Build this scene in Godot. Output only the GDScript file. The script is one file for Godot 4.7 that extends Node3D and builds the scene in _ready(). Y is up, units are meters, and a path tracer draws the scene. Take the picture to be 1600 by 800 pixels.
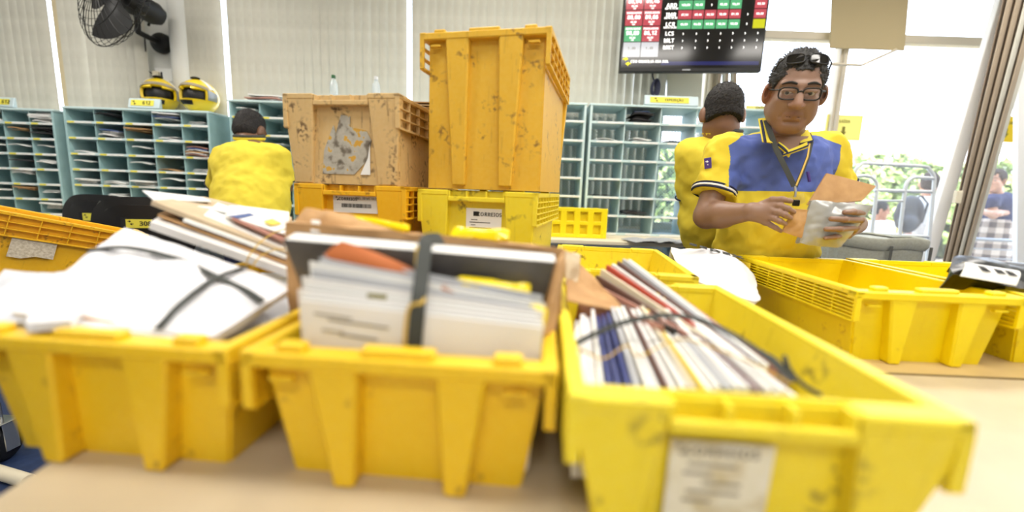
extends Node3D
# A mail sorting hall: two long tables with yellow mail crates in front, a crate stack, sorting racks along the back wall.

const EYE := Vector3(0, 1.15, 0)
const FOCAL := 650.0            # focal length for a frame 1600 wide
const PITCH := -8.74
const ROLL := 2.0
const ZW := -3.85               # inner face of the back wall
const ZR := -3.4                # front of the sorting racks
const TABLE := 0.77             # height of the table tops
var view := Basis()
var taken := {}
var fonts := {}
var rng := RandomNumberGenerator.new()

# ------------------------------------------------------------------ mesh builder
class Mb:
	var v := PackedVector3Array()
	var n := PackedVector3Array()
	var uv := PackedVector2Array()
	var col := PackedColorArray()
	var tint := Color.WHITE
	var colored := false

	func tri(a: Vector3, b: Vector3, c: Vector3, ua := Vector2.ZERO, ub := Vector2.ZERO, uc := Vector2.ZERO) -> void:
		var m := (b - a).cross(c - a).normalized()
		v.append_array([a, c, b]); n.append_array([m, m, m]); uv.append_array([ua, uc, ub]); col.append_array([tint, tint, tint])

	func quad(a: Vector3, b: Vector3, c: Vector3, d: Vector3) -> void:   # counter-clockwise seen from outside
		tri(a, b, c, Vector2(0, 1), Vector2(1, 1), Vector2(1, 0)); tri(a, c, d, Vector2(0, 1), Vector2(1, 0), Vector2(0, 0))

	func solid(p: PackedVector3Array, t: PackedInt32Array, crease := 2.0, uvs := PackedVector2Array(), cols := PackedColorArray()) -> void:
		var vol := 0.0
		var o := p[0]
		for i in range(0, t.size(), 3):
			vol += (p[t[i]] - o).dot((p[t[i + 1]] - o).cross(p[t[i + 2]] - o))
		var fn := PackedVector3Array()
		var adj := []
		if crease < 1.0:
			adj.resize(p.size())
			for i in p.size(): adj[i] = PackedInt32Array()
		for i in range(0, t.size(), 3):
			var m := (p[t[i + 1]] - p[t[i]]).cross(p[t[i + 2]] - p[t[i]])
			fn.append(-m if vol < 0 else m)
			if crease < 1.0:
				for k in 3: adj[t[i + k]].append(i / 3)
		for f in fn.size():
			var own := fn[f].normalized()
			if own == Vector3.ZERO: continue
			for k in ([0, 1, 2] if vol < 0 else [0, 2, 1]):
				var at := t[f * 3 + k]
				var m := own
				if crease < 1.0:
					m = Vector3.ZERO
					for g in adj[at]:
						if fn[g].normalized().dot(own) > crease: m += fn[g]
					m = m.normalized()
				v.append(p[at]); n.append(m)
				uv.append(uvs[at] if uvs.size() else Vector2.ZERO)
				col.append(cols[at] if cols.size() else tint)

	func hexa(q: Array, c := 0.0) -> void:   # q: four corners of the bottom ring, four of the top ring
		var p := PackedVector3Array(q)
		var fs := [[0, 3, 2, 1], [4, 5, 6, 7], [0, 1, 5, 4], [1, 2, 6, 5], [2, 3, 7, 6], [3, 0, 4, 7]]
		if c <= 0.0:
			var t := PackedInt32Array()
			for f in fs: t.append_array([f[0], f[1], f[2], f[0], f[2], f[3]])
			solid(p, t)
			return
		var w := PackedVector3Array()
		var id := {}
		for f in 6:
			for k in 4:
				var a: int = fs[f][k]
				var e1 := (p[fs[f][(k + 1) % 4]] - p[a])
				var e2 := (p[fs[f][(k + 3) % 4]] - p[a])
				id[f * 8 + a] = w.size()
				w.append(p[a] + e1.normalized() * minf(c, e1.length() * 0.4) + e2.normalized() * minf(c, e2.length() * 0.4))
		var t := PackedInt32Array()
		var edge := {}
		var corner := {}
		for f in 6:
			var i0: Array = fs[f]
			t.append_array([id[f * 8 + i0[0]], id[f * 8 + i0[1]], id[f * 8 + i0[2]], id[f * 8 + i0[0]], id[f * 8 + i0[2]], id[f * 8 + i0[3]]])
			for k in 4:
				var a: int = i0[k]
				var b: int = i0[(k + 1) % 4]
				if edge.has(b * 8 + a):
					var g: int = edge[b * 8 + a]
					t.append_array([id[f * 8 + b], id[f * 8 + a], id[g * 8 + a], id[f * 8 + b], id[g * 8 + a], id[g * 8 + b]])
				edge[a * 8 + b] = f
				corner[a] = corner.get(a, []) + [f]
		for a in 8:
			var three: Array = corner[a]
			var x := w[id[three[0] * 8 + a]]; var y := w[id[three[1] * 8 + a]]; var z := w[id[three[2] * 8 + a]]
			var out := p[a] - (p[0] + p[6]) / 2.0
			var tr := [id[three[0] * 8 + a], id[three[1] * 8 + a], id[three[2] * 8 + a]]
			if (y - x).cross(z - x).dot(out) < 0: tr.reverse()
			# the ring faces above run counter-clockwise only for a right-handed hexa; keep the corner in step with them
			var m := (p[3] - p[0]).cross(p[2] - p[0])
			if m.dot(p[0] - p[4]) < 0: tr.reverse()
			t.append_array(tr)
		solid(w, t)

	func box(at: Vector3, size: Vector3, c := 0.0, b := Basis()) -> void:
		var q := []
		for y in [-0.5, 0.5]:
			for k in [[-0.5, 0.5], [0.5, 0.5], [0.5, -0.5], [-0.5, -0.5]]:
				q.append(at + b * (size * Vector3(k[0], y, k[1])))
		hexa(q, c)

	func taper(y0: float, y1: float, x0: float, x1: float, z0: float, z1: float, X0: float, X1: float, Z0: float, Z1: float, c := 0.0) -> void:
		hexa([Vector3(x0, y0, z1), Vector3(x1, y0, z1), Vector3(x1, y0, z0), Vector3(x0, y0, z0), Vector3(X0, y1, Z1), Vector3(X1, y1, Z1), Vector3(X1, y1, Z0), Vector3(X0, y1, Z0)], c)

	func rings(rs: Array, shut := true, crease := 0.5) -> void:   # rings of equally many points, capped
		var p := PackedVector3Array()
		var t := PackedInt32Array()
		var m: int = rs[0].size()
		for r in rs: p.append_array(PackedVector3Array(r))
		for i in rs.size() - 1:
			for k in m:
				var a := i * m + k; var b := i * m + (k + 1) % m
				t.append_array([a, b, b + m, a, b + m, a + m])
		if shut:
			for e in [0, rs.size() - 1]:
				var mid := Vector3.ZERO
				for q in rs[e]: mid += q
				p.append(mid / m)
				for k in m:
					var a: int = e * m + k; var b: int = e * m + (k + 1) % m
					t.append_array([p.size() - 1, b, a] if e == 0 else [p.size() - 1, a, b])
		solid(p, t, crease)

	func tube(path: Array, r, sides := 8, flat := 1.0, up := Vector3.ZERO) -> void:
		var rs := []
		var side := up
		for i in path.size():
			var d: Vector3 = (path[mini(i + 1, path.size() - 1)] - path[maxi(i - 1, 0)]).normalized()
			if side == Vector3.ZERO: side = Vector3.UP if absf(d.y) < 0.9 else Vector3.RIGHT
			side = (side - d * side.dot(d)).normalized()
			var o := d.cross(side)
			var rad: float = r[i] if r is Array else r
			var ring := []
			for k in sides:
				var a := TAU * k / sides
				ring.append(path[i] + o * cos(a) * rad + side * sin(a) * rad * flat)
			rs.append(ring)
		rings(rs)

	func ribbon(path: Array, w: float, t: float, up: Vector3) -> void:   # a flat band
		var rs := []
		for i in path.size():
			var d: Vector3 = (path[mini(i + 1, path.size() - 1)] - path[maxi(i - 1, 0)]).normalized()
			var o := d.cross(up).normalized() * w / 2
			var s := o.cross(d).normalized() * t / 2
			rs.append([path[i] - o - s, path[i] + o - s, path[i] + o + s, path[i] - o + s])
		rings(rs, true, 0.7)

	func lathe(prof: Array, seg := 20, xf := Transform3D()) -> void:   # prof: Vector2(radius, height) upward
		var rs := []
		for q in prof:
			var ring := []
			for k in seg: ring.append(xf * Vector3(q.x * cos(TAU * k / seg), q.y, q.x * sin(TAU * k / seg)))
			rs.append(ring)
		rings(rs, true, 0.6)

	func ball(at: Vector3, r: Vector3, b := Basis(), seg := 16, lat := 10) -> void:
		var prof := []
		for i in lat + 1:
			var a := PI * i / lat - PI / 2
			prof.append(Vector2(maxf(cos(a), 0.01), sin(a)))
		lathe(prof, seg, Transform3D(b * Basis.from_scale(r), at))

	func patch(nx: int, ny: int, f: Callable, th: float, crease := 0.3) -> void:   # a bent sheet of thickness th, f(u, v) its middle
		var p := PackedVector3Array()
		var us := PackedVector2Array()
		var mid := []
		for j in ny + 1:
			for i in nx + 1: mid.append(f.call(float(i) / nx, float(j) / ny))
		for s in [0.5, -0.5]:
			for j in ny + 1:
				for i in nx + 1:
					var du: Vector3 = mid[j * (nx + 1) + mini(i + 1, nx)] - mid[j * (nx + 1) + maxi(i - 1, 0)]
					var dv: Vector3 = mid[mini(j + 1, ny) * (nx + 1) + i] - mid[maxi(j - 1, 0) * (nx + 1) + i]
					p.append(mid[j * (nx + 1) + i] + du.cross(dv).normalized() * th * s)
					us.append(Vector2(float(i) / nx, 1.0 - float(j) / ny))
		var t := PackedInt32Array()
		var m := (nx + 1) * (ny + 1)
		for j in ny:
			for i in nx:
				var a := j * (nx + 1) + i
				t.append_array([a, a + 1, a + nx + 2, a, a + nx + 2, a + nx + 1])
				t.append_array([m + a, m + a + nx + 2, m + a + 1, m + a, m + a + nx + 1, m + a + nx + 2])
		var rim := []
		for i in nx: rim.append(i)
		for j in ny: rim.append(j * (nx + 1) + nx)
		for i in nx: rim.append(ny * (nx + 1) + nx - i)
		for j in ny: rim.append((ny - j) * (nx + 1))
		for k in rim.size():
			var a: int = rim[k]; var b: int = rim[(k + 1) % rim.size()]
			t.append_array([a, m + a, m + b, a, m + b, b])
		solid(p, t, crease, us)

	func prism(poly: PackedVector2Array, z0: float, z1: float, xf := Transform3D()) -> void:
		var p := PackedVector3Array()
		for z in [z0, z1]:
			for q in poly: p.append(xf * Vector3(q.x, q.y, z))
		var t := PackedInt32Array()
		var m := poly.size()
		var inner := Geometry2D.triangulate_polygon(poly)
		var ar := 0.0
		for i in m: ar += poly[i].cross(poly[(i + 1) % m])
		for i in range(0, inner.size(), 3):
			var a := inner[i]; var b := inner[i + 1]; var c := inner[i + 2]
			if ((poly[b] - poly[a]).cross(poly[c] - poly[a]) < 0): var s := b; b = c; c = s
			t.append_array([a, c, b, m + a, m + b, m + c])
		for i in m:
			var j := (i + 1) % m
			if ar > 0: t.append_array([i, j, m + j, i, m + j, m + i])
			else: t.append_array([j, i, m + i, j, m + i, m + j])
		solid(p, t)

	func mesh(colors := false) -> ArrayMesh:
		var a := []
		a.resize(Mesh.ARRAY_MAX)
		a[Mesh.ARRAY_VERTEX] = v; a[Mesh.ARRAY_NORMAL] = n; a[Mesh.ARRAY_TEX_UV] = uv
		if colors: a[Mesh.ARRAY_COLOR] = col
		var m := ArrayMesh.new()
		m.add_surface_from_arrays(Mesh.PRIMITIVE_TRIANGLES, a)
		return m

# ------------------------------------------------------------------ nodes
func numbered(called: String) -> String:
	var k: int = taken.get(called, -1) + 1
	taken[called] = k
	return called if k == 0 else "%s_%03d" % [called, k]

func thing(called: String, label: String, category: String, at := Vector3.ZERO, turn := 0.0, group := "") -> Node3D:
	var o := Node3D.new()
	o.name = numbered(called)
	add_child(o, true)
	o.position = at
	o.rotation_degrees.y = turn
	return tag(o, label, category, group)

func tag(o: Node3D, label: String, category: String, group := "") -> Node3D:
	o.set_meta("label", label)
	o.set_meta("category", category)
	if group: o.set_meta("group", group)
	return o

func part(parent: Node3D, called: String, m, material: Material, at := Vector3.ZERO, label := "") -> MeshInstance3D:
	var o := MeshInstance3D.new()
	o.name = called
	o.mesh = m.mesh(m.colored) if m is Mb else m
	o.material_override = material
	o.position = at
	parent.add_child(o, true)
	if label: o.set_meta("label", label)
	return o

func single(called: String, m, material: Material, label: String, category: String, group := "", at := Vector3.ZERO) -> MeshInstance3D:
	var o := part(self, numbered(called), m, material, at)
	tag(o, label, category, group)
	return o

func struct(called: String, m, material: Material, at := Vector3.ZERO) -> MeshInstance3D:
	var o := part(self, called, m, material, at)
	o.set_meta("kind", "structure")
	return o

func dup(o: Node3D, label := "", group := "") -> Node3D:
	var r: Node3D = o.duplicate()
	var stem: String = o.name
	if stem.length() > 4 and stem[-4] == "_" and stem.right(3).is_valid_int(): stem = stem.left(-4)
	r.name = numbered(stem)
	add_child(r, true)
	if label: r.set_meta("label", label)
	if group: r.set_meta("group", group)
	return r

func at(x: float, y: float, depth: float) -> Vector3:   # the point at that depth in the room on the sight line through (x, y) of the survey photograph
	var d := view * Vector3((x - 800.0) / FOCAL, (400.0 - y) / FOCAL, -1.0)
	return EYE + d * (depth / -d.z)

func letters(parent: Node3D, s: String, size: float, material: Material, xf: Transform3D, font := "Droid Sans", called := "lettering", bold := false) -> MeshInstance3D:
	if not fonts.has(font + str(bold)):
		var f := SystemFont.new()
		f.font_names = PackedStringArray([font])
		if bold: f.font_weight = 700
		fonts[font + str(bold)] = f
	var t := TextMesh.new()
	t.text = s; t.font = fonts[font + str(bold)]; t.font_size = 32
	t.pixel_size = size / 32.0; t.depth = 0.0015; t.curve_step = 2.0
	var o := part(parent, called, t, material)
	o.transform = xf
	return o

# ------------------------------------------------------------------ materials
func mat(c: Color, rough := 0.6, metal := 0.0) -> StandardMaterial3D:
	var m := StandardMaterial3D.new()
	m.albedo_color = c; m.roughness = rough; m.metallic = metal
	return m

func noise_tex(freq: float, stops: Array, seed_ := 1, octaves := 4, side := 256, kind := FastNoiseLite.TYPE_SIMPLEX_SMOOTH) -> NoiseTexture2D:
	var f := FastNoiseLite.new()
	f.noise_type = kind; f.seed = seed_; f.frequency = freq; f.fractal_octaves = octaves
	var t := NoiseTexture2D.new()
	t.width = side; t.height = side; t.seamless = true; t.noise = f
	var g := Gradient.new()
	g.offsets = PackedFloat32Array(stops.map(func(s): return s[0]))
	g.colors = PackedColorArray(stops.map(func(s): return s[1]))
	t.color_ramp = g
	return t

func mottled(freq: float, stops: Array, rough: float, scale := 1.0, seed_ := 1, octaves := 4) -> StandardMaterial3D:
	var m := mat(Color.WHITE, rough)
	m.albedo_texture = noise_tex(freq, stops, seed_, octaves)
	m.uv1_triplanar = true
	m.uv1_scale = Vector3.ONE * scale
	return m

func worn_plastic(base: Color, dirt: Color, amount: float, seed_: int, rough := 0.45) -> StandardMaterial3D:
	# scuffs and grime that lie in patches, with long faint streaks
	var big := FastNoiseLite.new(); big.seed = seed_; big.frequency = 0.016; big.fractal_octaves = 3
	var fine := FastNoiseLite.new(); fine.seed = seed_ + 1; fine.frequency = 0.09; fine.fractal_octaves = 4
	var a := big.get_seamless_image(256, 256); var c := fine.get_seamless_image(256, 256)
	var img := Image.create(256, 256, false, Image.FORMAT_RGB8)
	for y in 256:
		for x in 256:
			var p := a.get_pixel(x, y).r; var q := c.get_pixel(x, y).r; var s := c.get_pixel(x, y / 9).r
			var k := smoothstep(0.80 - 0.30 * amount, 0.95, p) * smoothstep(0.42, 0.80, q) * 0.9
			k = maxf(k, smoothstep(0.72, 0.95, s) * 0.35 * amount)
			img.set_pixel(x, y, base.lightened(0.10 * (q - 0.5)).lerp(dirt, clampf(k + 0.10 * amount * (1.0 - p), 0, 1)))
	var m := mat(Color.WHITE, rough)
	m.albedo_texture = ImageTexture.create_from_image(img)
	m.uv1_triplanar = true
	m.uv1_scale = Vector3.ONE * 2.2
	return m

var M := {}

func make_materials() -> void:
	M.yellow = worn_plastic(Color(0.94, 0.78, 0.13), Color(0.66, 0.50, 0.10), 0.25, 3)
	M.lemon = worn_plastic(Color(0.94, 0.86, 0.20), Color(0.55, 0.48, 0.15), 0.35, 5)
	M.bright = worn_plastic(Color(0.97, 0.87, 0.0), Color(0.78, 0.62, 0.03), 0.2, 7)
	M.aged = worn_plastic(Color(0.88, 0.70, 0.20), Color(0.52, 0.38, 0.14), 0.55, 11)
	M.dirty = worn_plastic(Color(0.86, 0.73, 0.50), Color(0.30, 0.21, 0.12), 1.1, 13, 0.6)
	M.amber = worn_plastic(Color(0.94, 0.72, 0.10), Color(0.55, 0.37, 0.07), 0.4, 17)
	M.table_near = mottled(0.02, [[0.0, Color(0.74, 0.68, 0.57)], [1.0, Color(0.78, 0.72, 0.61)]], 0.42, 1.5, 21)
	M.table_far = mottled(0.02, [[0.0, Color(0.74, 0.64, 0.44)], [1.0, Color(0.78, 0.68, 0.48)]], 0.42, 1.5, 22)
	M.edge = mat(Color(0.30, 0.24, 0.19), 0.5)
	M.steel = mat(Color(0.62, 0.63, 0.64), 0.35, 0.8)
	M.teal = mottled(0.03, [[0.0, Color(0.58, 0.71, 0.72)], [1.0, Color(0.64, 0.77, 0.78)]], 0.5, 1.0, 31)
	M.teal_pale = mottled(0.03, [[0.0, Color(0.75, 0.84, 0.85)], [1.0, Color(0.80, 0.88, 0.88)]], 0.5, 1.0, 33)
	M.torn = mottled(0.02, [[0.0, Color(0.30, 0.27, 0.22)], [0.30, Color(0.52, 0.49, 0.44)], [0.40, Color(0.66, 0.64, 0.59)], [0.68, Color(0.72, 0.70, 0.65)], [0.72, Color(0.80, 0.62, 0.25)], [1.0, Color(0.82, 0.62, 0.25)]], 0.8, 3.5, 61, 5)
	M.scrap = mottled(0.03, [[0.0, Color(0.70, 0.64, 0.54)], [1.0, Color(0.88, 0.84, 0.76)]], 0.8, 9.0, 62)
	M.label_worn = mottled(0.02, [[0.0, Color(0.76, 0.71, 0.52)], [0.35, Color(0.82, 0.79, 0.70)], [0.6, Color(0.88, 0.87, 0.81)], [1.0, Color(0.90, 0.89, 0.85)]], 0.8, 4.0, 63)
	M.grey_print = mat(Color(0.52, 0.50, 0.46), 0.8)
	M.white = mat(Color(0.92, 0.92, 0.91), 0.6)
	M.paper = mat(Color(0.93, 0.93, 0.92), 0.75)
	M.cream = mat(Color(0.86, 0.82, 0.72), 0.75)
	M.kraft = mottled(0.02, [[0.0, Color(0.68, 0.52, 0.34)], [1.0, Color(0.77, 0.61, 0.42)]], 0.8, 3.0, 41)
	M.black = mat(Color(0.035, 0.035, 0.04), 0.5)
	M.ink = mat(Color(0.08, 0.08, 0.09), 0.7)
	M.label_yellow = mat(Color(0.90, 0.86, 0.30), 0.6)
	M.wall = mottled(0.02, [[0.0, Color(0.84, 0.84, 0.82)], [1.0, Color(0.88, 0.88, 0.86)]], 0.85, 0.6, 51)
	M.ceiling = mat(Color(0.90, 0.89, 0.86), 0.9)
	M.floor = mottled(0.05, [[0.0, Color(0.13, 0.19, 0.32)], [1.0, Color(0.18, 0.25, 0.40)]], 0.5, 2.0, 53)
	M.slat = mottled(0.02, [[0.0, Color(0.74, 0.73, 0.68)], [1.0, Color(0.79, 0.78, 0.73)]], 0.85, 1.5, 55)
	M.slat.backlight_enabled = true
	M.slat.backlight = Color(0.12, 0.115, 0.10)
	M.frame = mat(Color(0.76, 0.72, 0.64), 0.55)
	M.glass = mat(Color(1, 1, 1, 0.04), 0.05)
	M.glass.transparency = BaseMaterial3D.TRANSPARENCY_ALPHA
	M.helmet = mat(Color(0.93, 0.80, 0.06), 0.25)
	M.helmet.clearcoat_enabled = true
	M.helmet.clearcoat = 0.6
	M.visor = mat(Color(0.62, 0.58, 0.50), 0.12)
	M.pale_blue = mat(Color(0.76, 0.83, 0.85), 0.5)
	M.news = mottled(0.06, [[0.0, Color(0.35, 0.36, 0.38)], [0.5, Color(0.66, 0.67, 0.68)], [1.0, Color(0.86, 0.86, 0.86)]], 0.6, 12.0, 71)
	M.clear_plastic = mat(Color(0.85, 0.90, 0.92, 0.35), 0.1)
	M.clear_plastic.transparency = BaseMaterial3D.TRANSPARENCY_ALPHA
	M.wire = mat(Color(0.09, 0.085, 0.08), 0.4, 0.4)
	M.chair = mat(Color(0.05, 0.05, 0.055), 0.55)
	M.navy = mat(Color(0.12, 0.14, 0.24), 0.6)
	M.board = mat(Color(0.66, 0.60, 0.46), 0.85)
	M.roller = mat(Color(0.82, 0.81, 0.74), 0.85)
	M.slat_dark = mat(Color(0.62, 0.56, 0.48), 0.8)
	M.slat_brown = mat(Color(0.53, 0.46, 0.39), 0.8)
	M.notice = mat(Color(0.95, 0.92, 0.55), 0.7)
	M.notice.backlight_enabled = true
	M.notice.backlight = Color(0.6, 0.58, 0.35)
	M.notice_deep = mat(Color(0.93, 0.80, 0.12), 0.7)
	M.olive = mat(Color(0.45, 0.42, 0.12), 0.7)
	M.tube = mat(Color(0.80, 0.82, 0.84), 0.35)
	M.canvas = mottled(0.05, [[0.0, Color(0.60, 0.60, 0.55)], [1.0, Color(0.68, 0.68, 0.63)]], 0.9, 4.0, 81)
	M.canvas_dark = mat(Color(0.34, 0.34, 0.32), 0.9)
	M.paving = mat(Color(0.72, 0.70, 0.66), 0.9)
	M.leaf = mat(Color.WHITE, 0.55)
	M.leaf.vertex_color_use_as_albedo = true
	M.leaf.backlight_enabled = true
	M.leaf.backlight = Color(0.35, 0.4, 0.2)
	M.twig = mat(Color(0.12, 0.16, 0.06), 0.9)
	M.barrier = mat(Color(0.92, 0.80, 0.15), 0.6)
	M.chrome = mat(Color(0.75, 0.75, 0.74), 0.2, 0.9)
	M.beige = mottled(0.02, [[0.0, Color(0.74, 0.66, 0.54)], [1.0, Color(0.82, 0.74, 0.62)]], 0.8, 3.0, 42)
	M.black_plastic = mat(Color(0.03, 0.03, 0.035), 0.3)
	M.cream_paint = mat(Color(0.80, 0.74, 0.60), 0.6)
	M.lamp = mat(Color.WHITE)
	M.lamp.emission_enabled = true
	M.lamp.emission = Color(1.0, 0.97, 0.92)
	M.lamp.emission_energy_multiplier = 3.0

# ------------------------------------------------------------------ the mail crate
# Base at the origin, its short end towards +Z. ends: "ribs" two tapering ribs, "pocket" corner panels round a recess, one for the front and one for the back.
func crate(called: String, label: String, m: Material, at_: Vector3, turn: float, w: float, l: float, h: float, ends := ["ribs", "pocket"], rows := 6, cols := 8, group := "", kb := 0.78) -> Node3D:
	var o := thing(called, label, "crate", at_, turn, group)
	var hw := w / 2; var hl := l / 2
	var bw := hw * kb; var bl := hl * (0.86 if h < 0.25 else 0.90)
	var band := 0.062 if h < 0.25 else 0.085
	var t := 0.004
	var rec := 0.016 if h < 0.25 else 0.023           # how far the walls stand in under the lip
	var rez := 0.027 if h < 0.25 else 0.030
	var s := Mb.new()
	var top := h - 0.006
	for e in [1.0, -1.0]:      # long walls
		s.taper(0, top, e * bw - t, e * bw + t, -bl, bl, e * (hw - rec) - t, e * (hw - rec) + t, -hl + rez, hl - rez)
	for e in [1.0, -1.0]:      # short walls
		s.taper(0, top, -bw, bw, e * bl - t, e * bl + t, -hw + rec, hw - rec, e * (hl - rez) - t, e * (hl - rez) + t)
	s.box(Vector3(0, 0.004, 0), Vector3(bw * 2, 0.008, bl * 2))
	part(o, "shell", s, m)
	var r := Mb.new()
	for e in [1.0, -1.0]:
		r.box(Vector3(e * (hw - 0.010), h - 0.006, 0), Vector3(0.020, 0.012, l), 0.0025)
		var k: int = 0 if e > 0 else 1
		if ends[k] == "ribs":
			r.box(Vector3(0, h - 0.011, e * (hl - 0.0155)), Vector3(w, 0.020, 0.031), 0.003)
		else:
			var half := w * 0.235
			for x in [-1.0, 1.0]:
				r.box(Vector3(x * (hw + half) / 2, h - 0.008, e * (hl - 0.0165)), Vector3(hw - half, 0.016, 0.033), 0.0025)
			r.box(Vector3(0, h - 0.008, e * (hl - 0.0305)), Vector3(half * 2, 0.016, 0.006), 0.0015)
			r.box(Vector3(0, h - 0.026, e * (hl - 0.005)), Vector3(half * 2, 0.014, 0.008), 0.002)
			r.box(Vector3(0, h - 0.032, e * (hl - 0.017)), Vector3(half * 2, 0.003, 0.026))
			for x in [-1.0, -0.36, 0.36, 1.0]:
				r.box(Vector3(x * (half - 0.003), h - 0.016, e * (hl - 0.017)), Vector3(0.005, 0.026, 0.026), 0.001)
	part(o, "rim", r, m)
	for e in [1.0, -1.0]:
		if ends[0 if e > 0 else 1] == "ribs":
			for x in [-1.0, 1.0]:
				var a := Mb.new()
				var cx: float = x * w * 0.185
				var ctx: float = x * w * 0.205
				var wb := w * (0.035 if h < 0.25 else 0.052); var wt := w * (0.083 if h < 0.25 else 0.092)
				a.taper(0.0 if h < 0.25 else 0.01, h - 0.012, cx - wb, cx + wb, e * (hl - 0.010) - 0.034 * e, e * (hl - 0.008), ctx - wt, ctx + wt, e * (hl - 0.034), e * (hl - 0.002), 0.004)
				part(o, "rib", a, m)
			for x in [-0.32, 0.0, 0.32]:
				var a := Mb.new()
				a.box(Vector3(x * w * 1.08, h + 0.003, e * (hl - 0.016)), Vector3(w * (0.235 if x == 0.0 else 0.09), 0.012, 0.020), 0.003)
				part(o, "raised_lip", a, m)
			for x in [-1.0, 1.0]:
				var a := Mb.new()
				a.box(Vector3(x * w * 0.375, h - 0.036, e * (hl - 0.010)), Vector3(w * 0.08, 0.006, 0.012), 0.001)
				part(o, "ledge", a, m)
		else:
			for x in [-1.0, 1.0]:
				var a := Mb.new()
				a.taper(0.0, h - 0.014, x * bw * 0.98, x * w * 0.29, e * (hl - 0.018) - 0.03 * e, e * (hl - 0.018), x * (hw - 0.001), x * w * 0.235, e * (hl - 0.03), e * (hl - 0.001), 0.003)
				part(o, "corner_panel", a, m)
	for e in [1.0, -1.0]:      # the open lattice under the lip of each long side
		var g := Mb.new()
		var z0 := -hl + 0.004; var z1 := hl - 0.004
		var y0 := h - 0.012 - band
		for i in rows + 1:
			var y := y0 + band * i / rows
			g.box(Vector3(e * (hw - 0.007), y, 0), Vector3(0.014, 0.0035 if i > 0 else 0.006, z1 - z0), 0.0006)
		for i in cols + 1:
			g.box(Vector3(e * (hw - 0.0075), y0 + band / 2, lerpf(z0, z1, float(i) / cols)), Vector3(0.013, band, 0.0035 if i > 0 and i < cols else 0.008), 0.0006)
		part(o, "side_lattice", g, m)
	return o

func sticker(o: Node3D, called: String, at_: Vector3, size: Vector2, tilt: float, material: Material, label := "") -> MeshInstance3D:   # a paper label on the front end of a crate
	var b := Mb.new()
	b.box(Vector3.ZERO, Vector3(size.x, size.y, 0.001))
	var s := part(o, called, b, material, at_, label)
	s.rotation_degrees.x = tilt
	return s

# ------------------------------------------------------------------ the room
func slab(called: String, lo: Vector3, hi: Vector3, m: Material) -> MeshInstance3D:
	var b := Mb.new()
	b.box(Vector3.ZERO, hi - lo)
	return struct(called, b, m, (lo + hi) / 2)

func build_room() -> void:
	var x0 := -5.6; var x1 := 5.6; var zb := 2.6; var top := 3.3
	slab("floor", Vector3(x0, -0.15, ZW), Vector3(x1, 0, zb), M.floor)
	slab("ceiling", Vector3(x0 - 0.2, top, ZW - 0.2), Vector3(x1 + 0.2, top + 0.2, zb + 0.2), M.ceiling)
	slab("wall_left", Vector3(x0 - 0.2, -0.15, ZW - 0.2), Vector3(x0, top, zb + 0.2), M.wall)
	slab("wall_right", Vector3(x1, -0.15, ZW - 0.2), Vector3(x1 + 0.2, top, zb + 0.2), M.wall)
	slab("wall_front", Vector3(x0, -0.15, zb), Vector3(x1, top, zb + 0.2), M.wall)
	# the back wall: sill, header and piers round its window openings
	slab("wall_back", Vector3(x0, -0.15, ZW - 0.2), Vector3(1.72, 0.85, ZW), M.wall)
	slab("wall_back_header", Vector3(x0, 3.14, ZW - 0.2), Vector3(x1, top, ZW), M.wall)
	slab("wall_back_pier", Vector3(-3.30, 0.85, ZW - 0.2), Vector3(-2.90, 3.14, ZW), M.wall)
	slab("wall_back_end", Vector3(x0, 0.85, ZW - 0.2), Vector3(-5.2, 3.14, ZW), M.wall)
	slab("wall_back_sill", Vector3(1.72, -0.15, ZW - 0.2), Vector3(x1, 0.05, ZW), M.wall)
	# the white round column in front of the pier
	var c := Mb.new()
	c.lathe([Vector2(0.08, 0), Vector2(0.08, top)], 28)
	struct("column", c, M.wall, Vector3(at(284, 90, 3.78).x, 0, ZW + 0.06))
	# windows of the back wall: frames and panes
	window("window_1", -5.2, -3.30, 0.85, 3.14, [-3.96], 0.0)
	window("window_2", -2.90, 1.72, 0.85, 3.14, [-1.6, 0.2], 0.0)
	window("window_3", 1.72, x1, 0.05, 3.14, [2.84, 4.19], 2.58)
	# low light ceiling fittings
	for q in [[-3.0, -2.4, "nearest the wall fan"], [0.2, -2.4, "above the crate stack"], [3.2, -2.4, "nearest the drawn brown blind"], [-2.6, -0.4, "above the amber crate at the left"], [0.8, -0.4, "above the nearest crates"], [3.2, -0.4, "above the right end of the tables"], [0.2, 1.5, "behind the camera"]]:
		for k in 1:
			var x: float = q[0]; var z: float = q[1]
			var b := Mb.new()
			b.box(Vector3(0, 0.03, 0), Vector3(1.9, 0.06, 0.5), 0.01)
			var o := single("ceiling_light", b, M.white, "ceiling light with a glowing diffuser, " + q[2], "ceiling light", "ceiling lights", Vector3(x, top - 0.10, z))
			var d := Mb.new()
			d.box(Vector3.ZERO, Vector3(1.8, 0.01, 0.42))
			part(o, "diffuser", d, M.lamp, Vector3(0, -0.004, 0))
			var l := AreaLight3D.new()
			l.name = "ceiling_lamp_light"
			l.area_size = Vector2(1.8, 0.42)
			l.light_energy = LAMP_ENERGY
			l.light_color = Color(1.0, 0.98, 0.95)
			l.shadow_enabled = true
			l.area_range = 14.0
			l.area_attenuation = 2.0
			o.add_child(l)
			l.position = Vector3(0, -0.02, 0)
			l.rotation_degrees.x = -90

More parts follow.
